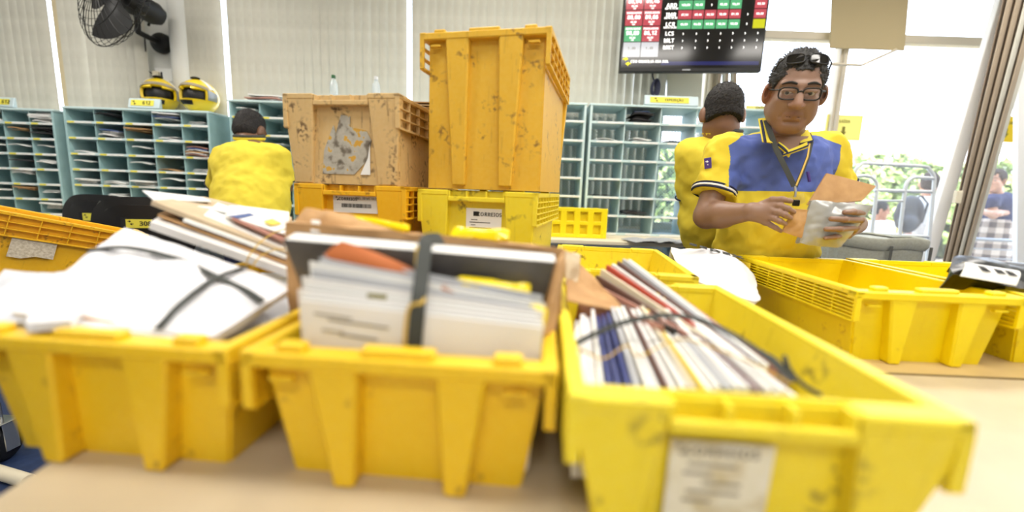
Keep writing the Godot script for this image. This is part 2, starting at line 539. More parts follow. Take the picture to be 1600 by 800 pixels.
func window(called: String, x0: float, x1: float, y0: float, y1: float, posts: Array, transom: float) -> void:
	var f := Node3D.new()
	f.name = called
	add_child(f)
	f.position = Vector3(0, 0, ZW - 0.06)
	f.set_meta("kind", "structure")
	var w := 0.07
	var xs := [x0] + posts + [x1]
	for i in xs.size():
		var b := Mb.new()
		var x: float = clampf(xs[i], x0 + w / 2, x1 - w / 2)
		b.box(Vector3(x, (y0 + y1) / 2, 0), Vector3(w, y1 - y0, 0.09), 0.006)
		b.box(Vector3(x, (y0 + y1) / 2, 0.05), Vector3(w * 0.4, y1 - y0, 0.03), 0.004)
		part(f, "window_post", b, M.frame)
	var ys := [y0, transom, y1] if transom > 0.0 else [y0, y1]
	for y in ys:
		var b := Mb.new()
		b.box(Vector3((x0 + x1) / 2, clampf(y, y0 + w / 2, y1 - w / 2), 0), Vector3(x1 - x0, w, 0.085), 0.006)
		part(f, "window_rail", b, M.frame)
	for i in xs.size() - 1:
		for j in ys.size() - 1:
			var b := Mb.new()
			b.box(Vector3((xs[i] + xs[i + 1]) / 2, (ys[j] + ys[j + 1]) / 2, 0), Vector3(xs[i + 1] - xs[i], ys[j + 1] - ys[j], 0.004))
			part(f, "pane", b, M.glass)

func build_window_trim() -> void:
	var b := Mb.new()
	b.box(Vector3(-3.945, 1.65, ZW + 0.03), Vector3(0.085, 3.3, 0.06), 0.008)
	struct("trim_1", b, M.cream_paint)

func build_blinds() -> void:   # vertical blinds: hanging slats, each turned a little
	var one := Mb.new()
	one.patch(4, 1, func(u, v): return Vector3((u - 0.5) * 0.089, (v - 0.5) * 2.2, 0.008 * sin(PI * u)), 0.0012)
	var slat := one.mesh()
	var head := Mb.new()
	head.box(Vector3(0, 0, 0), Vector3(1, 0.05, 0.05), 0.004)
	var rail := head.mesh()
	var runs := [[-5.55, -4.015, "leftmost vertical blind of beige slats, beside the pale window post"], [-3.90, -3.70, "narrow vertical blind of beige slats between two bright slits"], [-3.685, -3.20, "beige vertical blind of wide slats behind the black wall fan"], [-2.83, -2.535, "narrow vertical blind of beige slats right of the white column"], [-2.47, -0.96, "wide beige vertical blind above the two dirty stacked crates"], [-0.91, 1.28, "wide beige vertical blind left of the television"]]
	for r in runs:
		var o := thing("vertical_blind", r[2], "blind", Vector3(0, 1.98, ZW + 0.078), 0.0, "vertical blinds on the back wall")
		var n := int(ceil((r[1] - r[0]) / 0.072))
		for i in n:
			var s := part(o, "slat", slat, M.slat, Vector3(lerpf(r[0] + 0.04, r[1] - 0.04, float(i) / maxf(n - 1, 1)), 0, 0))
			s.rotation_degrees.y = 22 + rng.randf_range(-6, 6)
		var h := part(o, "head_rail", rail, M.white, Vector3((r[0] + r[1]) / 2, 1.12, 0))
		h.scale.x = r[1] - r[0]

func build_tables() -> void:
	var t := thing("sorting_table", "long cream laminate sorting table under the three nearest mail crates", "table", Vector3(0, 0, 0))
	var b := Mb.new()
	b.prism(PackedVector2Array([Vector2(-0.52, 0.10), Vector2(-0.60, -0.43), Vector2(-0.66, -0.93), Vector2(2.6, -0.86), Vector2(2.6, 0.10)]), -0.035, 0.0, Transform3D(Basis(Vector3.RIGHT, Vector3(0, 0, 1), Vector3(0, 1, 0)), Vector3(0, TABLE, 0)))
	part(t, "table_top", b, M.table_near)
	for x in [-0.5, 2.45]:
		for z in [0.0, -0.8]:
			var g := Mb.new()
			g.box(Vector3(x, 0.367, z), Vector3(0.05, 0.735, 0.05), 0.004)
			part(t, "leg", g, M.steel)
	t = thing("sorting_table", "tan laminate sorting table behind, under the crate stack and the bright yellow crates", "table")
	b = Mb.new()
	b.prism(PackedVector2Array([Vector2(-0.72, -0.94), Vector2(-0.80, -1.60), Vector2(3.0, -1.52), Vector2(3.0, -0.87)]), -0.035, 0.0, Transform3D(Basis(Vector3.RIGHT, Vector3(0, 0, 1), Vector3(0, 1, 0)), Vector3(0, TABLE, 0)))
	part(t, "table_top", b, M.table_far)
	for x in [-0.6, 2.8]:
		for z in [-1.05, -1.45]:
			var g := Mb.new()
			g.box(Vector3(x, 0.367, z), Vector3(0.05, 0.735, 0.05), 0.004)
			part(t, "leg", g, M.steel)
	# the sloping stand that carries the crate left of the tables
	t = thing("sloping_stand", "steel stand with a sloping top under the amber crate at the left", "stand", Vector3(-2.139, 0.600, -1.858))
	t.basis = Basis(Vector3(0.76, 0, 0.65), Vector3(0.19, 0.958, -0.22), Vector3(-0.62, 0.29, 0.73)).orthonormalized()
	b = Mb.new()
	b.box(Vector3(0, -0.015, 0), Vector3(0.42, 0.03, 0.6), 0.004)
	part(t, "top_plate", b, M.steel)
	for x in [-0.18, 0.18]:
		for z in [-0.26, 0.26]:
			var g := Mb.new()
			var top_ := t.transform * Vector3(x, -0.03, z)
			g.tube([Vector3(x, -0.03, z), t.transform.affine_inverse() * Vector3(top_.x, 0.0, top_.z)], 0.016, 8)
			part(t, "leg", g, M.steel)

func build_crates() -> void:
	crate("mail_crate", "yellow mail crate at the left, heaped with a white strapped plastic mailer", M.yellow, Vector3(-0.512, TABLE, -0.79), -4, 0.385, 0.6, 0.18)
	crate("mail_crate", "middle yellow mail crate with two tapering ribs holding the upright strapped bundle", M.yellow, Vector3(-0.113, TABLE, -0.762), -4, 0.385, 0.6, 0.18)
	var cn := crate("mail_crate", "nearest lemon yellow mail crate with a torn white label, filled with envelopes", M.lemon, Vector3(0.2745, TABLE, -0.677), -4, 0.385, 0.6, 0.18, ["pocket", "pocket"])
	crate("mail_crate", "empty bright yellow mail crate in front of the man with glasses", M.bright, Vector3(1.012, TABLE, -1.235), -2, 0.385, 0.58, 0.18, ["ribs", "pocket"], 7, 8)
	crate("mail_crate", "yellow mail crate at the right edge with a black parcel in it", M.bright, Vector3(1.43, TABLE, -1.25), -2, 0.385, 0.58, 0.18)
	crate("mail_crate", "empty lemon yellow mail crate behind the nearest one, its long edge by the white sack", M.lemon, Vector3(0.335, TABLE, -1.36), -8, 0.385, 0.56, 0.18, ["pocket", "pocket"])
	# tall crates: the stack of four, and the one at the left
	var h := crate("tall_crate", "golden yellow tall crate with a barcode plate, lower left of the stack", M.amber, Vector3(-0.462, TABLE, -1.545), -9, 0.37, 0.54, 0.385, ["pocket", "ribs"], 4, 9, "stacked tall crates", 0.83)
	var i_ := crate("tall_crate", "lemon yellow tall crate with a white printed label, lower right of the stack", M.lemon, Vector3(-0.056, TABLE, -1.50), -13, 0.375, 0.52, 0.38, ["pocket", "ribs"], 5, 9, "stacked tall crates", 0.83)
	var j := crate("tall_crate", "grimy pale orange tall crate with torn paper, upper left of the stack", M.dirty, Vector3(-0.478, TABLE + 0.386, -1.535), -9, 0.372, 0.54, 0.262, ["pocket", "ribs"], 3, 7, "stacked tall crates", 0.92)
	crate("tall_crate", "aged orange tall crate with two long ribs on top of the stack", M.aged, Vector3(-0.043, TABLE + 0.384, -1.49), -13, 0.385, 0.52, 0.44, ["ribs", "pocket"], 3, 7, "stacked tall crates", 0.885)
	var g := crate("tall_crate", "amber tall crate at the left edge, its long side with open cells facing the camera", M.amber, Vector3(-2.139, 0.603, -1.858), 0, 0.38, 0.54, 0.36, ["pocket", "ribs"], 3, 6, "", 0.83)
	g.basis = Basis(Vector3(0.76, 0, 0.65), Vector3(0.19, 0.958, -0.22), Vector3(-0.62, 0.29, 0.73)).orthonormalized()
	var tip := thing("tipped_crate", "small yellow crate tipped on its side on the counter, its gridded base showing", "crate", Vector3(0.42, 0.831, -3.08))
	var tb := Mb.new()
	tb.box(Vector3(0, 0.11, -0.14), Vector3(0.52, 0.21, 0.24), 0.006)
	part(tip, "body", tb, M.bright)
	for k in 6:
		tb = Mb.new()
		tb.box(Vector3(-0.25 + 0.10 * k, 0.11, -0.005), Vector3(0.045, 0.22, 0.03), 0.003)
		part(tip, "grid_bar", tb, M.bright)
	for k in 3:
		tb = Mb.new()
		tb.box(Vector3(0, 0.014 + 0.096 * k, -0.004), Vector3(0.545, 0.028, 0.026), 0.003)
		part(tip, "grid_rail", tb, M.bright)
	# paper on the crates
	var st := sticker(h, "barcode_plate", Vector3(0.012, 0.327, 0.2466), Vector2(0.155, 0.056), -0.5, M.white, "white plate with a barcode")
	bars(st, Vector3(0, -0.006, 0.001), 0.10, 0.012, 34, 5)
	letters(st, "CORREIOS", 0.013, M.ink, Transform3D(Basis(), Vector3(-0.028, 0.014, 0.0005)), "Droid Sans", "lettering", true)
	emblem(st, Vector3(-0.064, 0.015, 0.001), 0.011)
	letters(st, "IND. 30 METROS", 0.010, M.ink, Transform3D(Basis(), Vector3(0.034, 0.017, 0.0005)))
	st = sticker(i_, "paper_label", Vector3(0.02, 0.285, 0.2372), Vector2(0.112, 0.085), -0.5, M.paper, "white printed paper label")
	var box := Mb.new()
	box.box(Vector3.ZERO, Vector3(0.018, 0.014, 0.0006))
	part(st, "mark", box, M.ink, Vector3(-0.024, 0.026, 0.0008))
	letters(st, "CORREIOS", 0.016, M.ink, Transform3D(Basis(), Vector3(0.018, 0.025, 0.0005)), "Droid Sans", "lettering", true)
	for k in 6:
		var b := Mb.new()
		b.box(Vector3.ZERO, Vector3([0.02, 0.066, 0.014, 0.07, 0.024, 0.09][k], 0.0022, 0.0006))
		part(st, "printed_line", b, M.ink, Vector3([-0.03, -0.012, -0.033, -0.01, -0.028, 0.0][k], 0.008 - 0.008 * k, 0.0008))
	# the torn paper on the grimy crate and the scrap on the amber one
	torn(j, PackedVector2Array([Vector2(-0.075, -0.10), Vector2(-0.068, -0.03), Vector2(-0.035, 0.045), Vector2(-0.028, 0.02), Vector2(-0.01, 0.075), Vector2(0.02, 0.07), Vector2(0.018, 0.04), Vector2(0.07, 0.03), Vector2(0.088, 0.0), Vector2(0.07, -0.06), Vector2(0.03, -0.10)]), Vector3(0.0, 0.13, 0.2472), -0.4, M.torn, "torn grey paper remains")
	torn(j, PackedVector2Array([Vector2(0.05, -0.10), Vector2(0.075, -0.05), Vector2(0.082, -0.01), Vector2(0.082, -0.10)]), Vector3(0.0, 0.13, 0.2480), -0.4, M.paper, "strip of white paper")
	var scrap := torn(g, PackedVector2Array([Vector2(-0.068, -0.038), Vector2(-0.062, 0.042), Vector2(-0.01, 0.036), Vector2(0.066, 0.04), Vector2(0.062, -0.036), Vector2(0.01, -0.030), Vector2(-0.03, -0.042)]), Vector3(0.181, 0.222, 0.09), 0, M.scrap, "torn beige paper scrap")
	scrap.rotation_degrees = Vector3(0, 90, 4)
	var front := sticker(cn, "paper_label", Vector3(-0.028, 0.072, 0.2760), Vector2(0.106, 0.115), 3, M.label_worn, "worn and torn white printed label")
	letters(front, "CORREIOS", 0.016, M.grey_print, Transform3D(Basis(), Vector3(0.0, 0.046, 0.0005)), "Droid Sans", "lettering", true)
	emblem(front, Vector3(-0.042, 0.047, 0.001), 0.012, M.grey_print)
	for k in 5:
		var b := Mb.new()
		b.box(Vector3.ZERO, Vector3([0.05, 0.03, 0.04, 0.055, 0.03][k], 0.003, 0.0006))
		part(front, "printed_line", b, M.grey_print, Vector3([-0.008, -0.022, 0.004, -0.004, -0.02][k], 0.030 - 0.011 * k, 0.0008))

func bars(o: Node3D, at_: Vector3, w: float, h: float, n: int, seed_: int) -> void:   # a printed barcode, one joined part
	var r := RandomNumberGenerator.new()
	r.seed = seed_
	var b := Mb.new()
	for k in n:
		var t := w / n * r.randf_range(0.25, 0.75)
		b.box(Vector3(-w / 2 + w * (k + 0.5) / n, 0, 0), Vector3(t, h, 0.0005))
	part(o, "barcode", b, M.ink, at_)

func emblem(o: Node3D, at_: Vector3, s: float, m: Material = null) -> void:   # two arrows that meet head to tail
	for k in [-1.0, 1.0]:
		var b := Mb.new()
		b.prism(PackedVector2Array([Vector2(-0.5, 0.1), Vector2(-0.1, 0.1), Vector2(-0.1, 0.45), Vector2(0.5, 0.0), Vector2(-0.1, -0.3), Vector2(-0.1, -0.1), Vector2(-0.5, -0.1)]), -0.03, 0.03, Transform3D(Basis.from_scale(Vector3(k, k, 1) * s * Vector3(0.8, 0.8, 0.5)) , Vector3(-0.2 * k * s, 0.32 * k * s, 0)))
		part(o, "emblem", b, m if m else M.ink, at_)

func torn(o: Node3D, poly: PackedVector2Array, at_: Vector3, tilt: float, m: Material, label: String) -> MeshInstance3D:
	var b := Mb.new()
	b.prism(poly, 0.0, 0.0012)
	var s := part(o, "paper_remains", b, m, at_, label)
	s.rotation_degrees.x = tilt
	return s

# ------------------------------------------------------------------ racks and what stands on them
func rack(label: String, x0: float, x1: float, y0: float, y1: float, cols: int, rows: int, m: Material, open_back := false) -> Dictionary:
	var o := thing("pigeonhole_rack", label, "sorting rack", Vector3((x0 + x1) / 2, y0, ZR), 0.0, "sorting racks along the back wall")
	var w := x1 - x0; var h := y1 - y0; var dp := 0.315
	for s in [-1.0, 1.0]:
		var b := Mb.new()
		b.box(Vector3(s * (w / 2 - 0.009), h / 2, -dp / 2), Vector3(0.018, h, dp), 0.002)
		part(o, "side_panel", b, m)
	var back := Mb.new()
	if open_back:
		var st := 0.026
		for k in int((w + h) / st) + 1:
			for s in [1.0, -1.0]:
				var a := Vector2(-w / 2 + k * st, 0.0); var e := a + Vector2(-h, h)
				if a.x > w / 2: a = Vector2(w / 2, a.x - w / 2)
				if e.x < -w / 2: e = Vector2(-w / 2, h - (-w / 2 - e.x))
				if e.y <= a.y: continue
				var d := e - a
				back.box(Vector3(s * (a.x + e.x) / 2, (a.y + e.y) / 2, -dp + 0.002), Vector3(0.0042, d.length(), 0.002), 0.0, Basis(Vector3(0, 0, 1), -s * atan2(d.x, d.y)))
		part(o, "mesh_lattice", back, M.teal_pale)
	else:
		back.box(Vector3(0, h / 2, -dp + 0.004), Vector3(w - 0.03, h, 0.006))
		part(o, "back_panel", back, m)
	var top := Mb.new()
	top.box(Vector3(0, h - 0.006, -dp / 2), Vector3(w + 0.01, 0.016, dp + 0.01), 0.003)
	part(o, "top_panel", top, M.teal_pale)
	var sh := Mb.new()
	sh.box(Vector3(0, 0, -dp / 2), Vector3(w - 0.036, 0.006, dp - 0.01))
	sh.box(Vector3(0, 0.004, -0.004), Vector3(w - 0.036, 0.018, 0.006), 0.0015)
	var shelf := sh.mesh()
	var ledge := Mb.new()
	ledge.box(Vector3.ZERO, Vector3(w - 0.04, 0.008, 0.05), 0.001)
	var rl := ledge.mesh()
	var tagm := Mb.new()
	tagm.box(Vector3.ZERO, Vector3(0.055, 0.013, 0.001))
	var tm := tagm.mesh()
	var wide := Mb.new()
	wide.box(Vector3.ZERO, Vector3(w / cols - 0.075, 0.013, 0.001))
	var wm := wide.mesh()
	for r in rows:
		part(o, "shelf", shelf, M.teal_pale, Vector3(0, h * r / rows + 0.004, 0))
		if not open_back: part(o, "inner_ledge", rl, M.teal_pale, Vector3(0, h * (r + 0.5) / rows, -dp + 0.034))
		for c in cols:
			var x := -w / 2 + w * c / cols
			if not open_back: part(o, "shelf_tag", tm, M.label_yellow, Vector3(x + 0.055, h * r / rows + 0.008, 0.0005))
			part(o, "shelf_strip", wm, M.white, Vector3(x + w / cols / 2 + 0.026, h * r / rows + 0.008, 0.0004))
	var dv := Mb.new()
	dv.box(Vector3(0, h / 2, -dp / 2 - 0.004), Vector3(0.007, h, dp - 0.02))
	var dm := dv.mesh()
	for c in range(1, cols):
		part(o, "divider", dm, m, Vector3(-w / 2 + w * c / cols, 0, 0))
	return {"x0": x0, "y0": y0, "cw": w / cols, "rh": h / rows}

const COUNT := ["first", "second", "third", "fourth", "fifth", "sixth", "seventh"]
var sheet_kinds := []

func pigeon_mail(rk: Dictionary, c: int, r: int, n: int, label: String, group: String, y_off := 0.0, tone := -1, zpull := 0.0) -> void:   # a small pile lying in one pigeonhole, each piece its own object
	if sheet_kinds.is_empty():
		for k in 4:
			var b := Mb.new()
			var sz: Vector2 = [Vector2(0.17, 0.24), Vector2(0.15, 0.22), Vector2(0.185, 0.26), Vector2(0.12, 0.22)][k]
			b.patch(5, 5, func(u, v): return Vector3((u - 0.5) * sz.x, 0.004 * sin(u * 5.0 + k) - 0.006 * pow(absf(u - 0.4), 2.0) * 4.0 + 0.003 * sin(v * 6.0), (0.5 - v) * sz.y), [0.004, 0.006, 0.008, 0.003][k])
			sheet_kinds.append(b.mesh())
	var y: float = rk.y0 + rk.rh * r + 0.030 + y_off
	var mats := [M.paper, M.paper, M.white, M.kraft, M.blush, M.dark_print, M.blue_print, M.paper]
	for k in n:
		var kind := rng.randi() % 4
		var mm: Material = mats[rng.randi() % mats.size()] if tone < 0 else mats[tone]
		var wmax: float = rk.cw
		var tone_name: String = {M.paper: "white", M.white: "bright white", M.kraft: "brown", M.blush: "reddish", M.dark_print: "dark", M.blue_print: "blue"}[mm]
		var full := "%s paper%s, %s pigeonhole of the %s row, %s" % [tone_name, "" if n == 1 else " %s from the bottom" % COUNT[k], COUNT[c], ["bottom", "second lowest", "third lowest", "middle", "third", "second", "top"][r], label]
		var o := single("mail_piece", sheet_kinds[kind], mm, full, "mail", group, Vector3(rk.x0 + rk.cw * (c + 0.5) + rng.randf_range(-0.01, 0.01), y, ZR - 0.135 + zpull + rng.randf_range(-0.01, 0.02)))
		o.scale = Vector3(minf(1.0, (wmax - 0.03) / 0.19), 1, 1)
		o.rotation_degrees = Vector3(0, rng.randf_range(-3, 3), rng.randf_range(-1.0, 1.0))
		y += 0.0125

func build_racks() -> void:
	M.blush = mat(Color(0.72, 0.52, 0.46), 0.7)
	M.dark_print = mat(Color(0.20, 0.19, 0.20), 0.6)
	M.blue_print = mat(Color(0.30, 0.38, 0.58), 0.6)
	# counters under the racks
	for c in [[-5.5, -0.2, "long pale counter under the three teal racks at the left"], [-0.15, 2.05, "pale beige counter under the mesh-backed racks, magazines lying on it"]]:
		var t := thing("counter", c[2], "counter", Vector3((c[0] + c[1]) / 2, 0, -3.315))
		var b := Mb.new()
		var w: float = c[1] - c[0]
		b.box(Vector3(0, 0.815, 0), Vector3(w, 0.03, 0.77), 0.004)
		part(t, "counter_top", b, M.cream)
		for x in [-1.0, 0.4, 1.0]:
			b = Mb.new()
			b.box(Vector3(x * (w / 2 - 0.1), 0.4, -0.05), Vector3(0.03, 0.80, 0.6), 0.003)
			part(t, "support", b, M.teal_pale)
	var a := rack("teal pigeonhole rack at the left edge, its yellow sign cut off by the frame", -4.92, -3.665, 0.832, 1.668, 6, 7, M.teal)
	var b2 := rack("teal pigeonhole rack with two motorcycle helmets on top", -3.585, -2.43, 0.832, 1.695, 5, 7, M.teal)
	var b3 := rack("teal pigeonhole rack behind the bent man in yellow", -2.27, -0.62, 0.832, 1.79, 7, 7, M.teal)
	rack("narrow mesh-backed rack partly hidden by the crate stack", -0.22, 0.545, 0.832, 1.855, 3, 7, M.teal_pale, true)
	var b5 := rack("pale teal mesh-backed rack under the television", 0.575, 1.98, 0.832, 1.855, 5, 7, M.teal_pale, true)
	for q in [[5, 6, 6, -1, 0.0], [4, 5, 2, 3, 0.05], [5, 5, 4, 5, 0.03], [4, 2, 3, 2, 0.07], [5, 1, 2, 0, 0.04], [5, 4, 1, 0, 0.05], [4, 4, 1, 0, 0.05], [5, 3, 2, 0, 0.04], [4, 3, 1, 5, 0.05], [5, 0, 4, 2, 0.03], [3, 6, 2, 0, 0.0], [4, 1, 2, 3, 0.06], [3, 1, 1, 0, 0.05], [3, 4, 1, 0, 0.05]]:
		pigeon_mail(a, q[0], q[1], q[2], "leftmost rack", "mail in the leftmost rack", q[4], q[3], 0.01)
	for q in [[3, 6, 5, -1, 0.03], [4, 6, 2, 0, 0.0], [1, 5, 5, -1, 0.0], [2, 5, 2, 3, 0.055], [3, 5, 2, 0, 0.0], [4, 4, 6, -1, 0.0], [3, 3, 1, 3, 0.0], [4, 3, 2, 0, 0.0], [2, 3, 1, 0, 0.05], [0, 2, 3, 7, 0.0], [1, 2, 2, 0, 0.0], [2, 2, 3, 0, 0.0], [3, 2, 1, 0, 0.05], [1, 1, 4, 2, 0.0], [2, 4, 1, 0, 0.05], [4, 2, 1, 0, 0.05], [0, 4, 1, 0, 0.0], [0, 3, 1, 0, 0.05], [1, 6, 1, 5, 0.05]]:
		pigeon_mail(b2, q[0], q[1], q[2], "helmet rack", "mail in the rack under the helmets", q[4], q[3], 0.01)
	for q in [[1, 4, 1, 0, 0.06], [0, 6, 1, 0, 0.05], [2, 1, 2, 0, 0.0], [2, 0, 3, 5, 0.0]]:
		pigeon_mail(b3, q[0], q[1], q[2], "bent man's rack", "mail in the rack behind the bent man", q[4], q[3], 0.01)
	for q in [[1, 6, 6, 5, 0.0], [1, 6, 1, 6, 0.075], [1, 5, 2, 2, 0.0], [2, 5, 1, 5, 0.0], [0, 5, 1, 0, 0.0], [1, 1, 3, 5, 0.0], [0, 2, 1, 5, 0.0]]:
		pigeon_mail(b5, q[0], q[1], q[2], "mesh-backed rack", "mail in the mesh-backed rack", q[4], q[3], 0.01)
	# sign holders on the racks
	for s in [[at(8, 172, 3.42), 0.17, "612", "small pale sign holder on the leftmost rack, cut by the frame", 0.0], [at(226, 160, 3.42), 0.25, "612", "pale sign holder reading 612 left of the helmets", 0.0], [at(1048, 167, 3.42), 0.42, "EXPEDIÇÃO", "pale sign holder with a yellow tag on the rack under the television", 0.0]]:
		var w: float = s[1]
		var o := thing("sign_holder", s[3], "sign", Vector3(s[0].x, [1.676, 1.704, 1.863][0 if s[0].x < -3.6 else 1 if s[0].x < 0 else 2], ZR - 0.022))
		var b := Mb.new()
		b.taper(0, 0.075, -w / 2, w / 2, -0.015, 0.02, -w / 2, w / 2, -0.012, 0.0, 0.003)
		part(o, "holder", b, M.pale_blue)
		b = Mb.new()
		b.box(Vector3.ZERO, Vector3(w * 0.72, 0.045, 0.002))
		var p := part(o, "yellow_tag", b, M.label_yellow, Vector3(-w * 0.04, 0.040, 0.0125))
		p.rotation_degrees.x = -13
		letters(p, s[2], 0.040 if s[2].length() < 5 else 0.027, M.ink, Transform3D(Basis(), Vector3(0.035, 0.0, 0.001)), "Droid Sans", "lettering", true)
		emblem(p, Vector3(-w * 0.25, 0, 0.0015), 0.026)
	# helmets
	helmet("yellow motorcycle helmet turned to the side, with an open dark visor", at(252, 166, 3.575), 30)
	helmet("yellow motorcycle helmet seen from the front with a white side stripe", at(313, 168, 3.575), -2)
	# papers on the left of the third rack
	for k in 5:
		var o := single("magazine", sheet_kinds[[2, 0, 2, 1, 2][k]], [M.dark_print, M.paper, M.blush, M.paper, M.paper][k], COUNT[k] + " magazine from the bottom of the small pile on the rack behind the bent man", "magazine", "magazines on the rack top", Vector3(-2.06 + 0.012 * k, 1.799 + 0.010 * k, ZR - 0.13))
		o.rotation_degrees.y = 80 + k * 6
	# bottles on the rack behind the crates
	bottle(at(522, 152, 3.50), Color(0.10, 0.35, 0.16), "clear plastic bottle with a green cap standing above the crate stack")
	bottle(at(588, 154, 3.50), Color(0.85, 0.85, 0.85), "clear plastic bottle with a pale cap standing above the crate stack")
	# open magazines on the right counter
	for s in [[1015, 372, 3.0, 12.0, "open magazine lying on the beige counter under the mesh rack"], [1052, 376, 3.02, -20.0, "folded newspaper at the counter edge beside the colleague in yellow"]]:
		var p := at(s[0], s[1], s[2])
		var b := Mb.new()
		b.patch(12, 4, func(u, v): return Vector3((u - 0.5) * 0.36, 0.016 * absf(sin(u * TAU)) * (1.0 - absf(u - 0.5)) + 0.004, (0.5 - v) * 0.22), 0.004)
		var o := single("magazine", b, M.news, s[4], "magazine", "", Vector3(p.x, 0.836, -2.95))
		o.rotation_degrees.y = s[3]

func helmet(label: String, base: Vector3, turn: float) -> void:
	var o := thing("motorcycle_helmet", label, "helmet", Vector3(base.x, 1.704, base.z), turn, "helmets on the rack")
	var f := func(th: float, ph: float, r: float) -> Vector3:   # th round, ph from the bottom to the crown; +Z is the front
		var d := Vector3(sin(th) * cos(ph), sin(ph), cos(th) * cos(ph))
		var s := Vector3(0.128, 0.14, 0.155)
		if d.y < 0: s = Vector3(0.128 + 0.01 * d.y, 0.13, 0.155 + 0.02 * maxf(d.z, 0) * -d.y)
		return d * s * r + Vector3(0, 0.125, 0)
	var shell := Mb.new()
	var p := PackedVector3Array()
	var t := PackedInt32Array()
	var nu := 40; var nv := 22
	for layer in [1.0, 0.86]:
		for j in nv + 1:
			for i in nu: p.append(f.call(TAU * i / nu, lerpf(-1.12, PI / 2 - 0.01, float(j) / nv), layer))
	var open := func(i: int, j: int) -> bool:
		var th := wrapf(TAU * (i + 0.5) / nu, -PI, PI); var ph := lerpf(-1.12, PI / 2, (j + 0.5) / nv)
		return absf(th) < 1.15 and ph > -0.32 and ph < 0.42 - 0.12 * th * th
	var off := nu * (nv + 1)
	for j in nv:
		for i in nu:
			if open.call(i, j): continue
			var a := j * nu + i; var b := j * nu + (i + 1) % nu
			t.append_array([a, b, b + nu, a, b + nu, a + nu])
			t.append_array([off + a, off + b + nu, off + b, off + a, off + a + nu, off + b + nu])
			for e in [[i - 1, j, a + nu, a], [i + 1, j, b, b + nu], [i, j - 1, a, b], [i, j + 1, b + nu, a + nu]]:
				if e[1] < 0 or (e[1] < nv and e[1] >= 0 and open.call((e[0] + nu) % nu, e[1])):
					t.append_array([e[2], off + e[2], off + e[3], e[2], off + e[3], e[3]])
	shell.solid(p, t, 0.4)
	part(o, "shell", shell, M.helmet)
	var lining := Mb.new()
	lining.ball(Vector3(0, 0.125, -0.005), Vector3(0.104, 0.112, 0.126))
	part(o, "lining", lining, M.black)
	var chin := Mb.new()
	chin.patch(8, 3, func(u, v): return f.call(lerpf(-0.42, 0.42, u), lerpf(-0.62, -0.36, v) - 0.1 * cos((u - 0.5) * 3.0) * 0.0, 1.02), 0.006)
	part(o, "chin_vent", chin, M.black)
	for s in [-1.0, 1.0]:
		var piv := Mb.new()
		piv.patch(8, 5, func(u, v): return f.call(s * lerpf(1.18, 1.75, u), lerpf(-0.22, 0.36 - 0.15 * u, v), 1.025), 0.006)
		part(o, "visor_pivot", piv, M.steel)
		var st := Mb.new()
		st.patch(4, 14, func(u, v): return f.call(s * (lerpf(1.35, 1.62, u) - 0.3 * v), lerpf(0.42, 1.35, v), 1.012), 0.003)
		part(o, "white_stripe", st, M.white)
	var visor := Mb.new()
	visor.patch(20, 6, func(u, v): return f.call(lerpf(-1.25, 1.25, u), lerpf(0.50, 0.68, v) - 0.12 * pow(lerpf(-1.25, 1.25, u), 2.0), 1.035), 0.003)
	part(o, "raised_visor", visor, M.visor)
	var vent := Mb.new()
	vent.ball(Vector3(0, 0.27, 0.03), Vector3(0.035, 0.012, 0.03))
	part(o, "crown_vent", vent, M.black)

func bottle(p: Vector3, cap: Color, label: String) -> void:
	var o := thing("bottle", label, "bottle", Vector3(p.x, 1.799, p.z), 0.0)
	var b := Mb.new()
	b.lathe([Vector2(0.0, 0), Vector2(0.028, 0.002), Vector2(0.031, 0.01), Vector2(0.031, 0.14), Vector2(0.027, 0.165), Vector2(0.013, 0.195), Vector2(0.013, 0.21)], 20)
	part(o, "body", b, M.clear_plastic)
	b = Mb.new()
	b.lathe([Vector2(0.016, 0.20), Vector2(0.016, 0.222), Vector2(0.014, 0.225)], 16)
	part(o, "cap", b, mat(cap, 0.4))

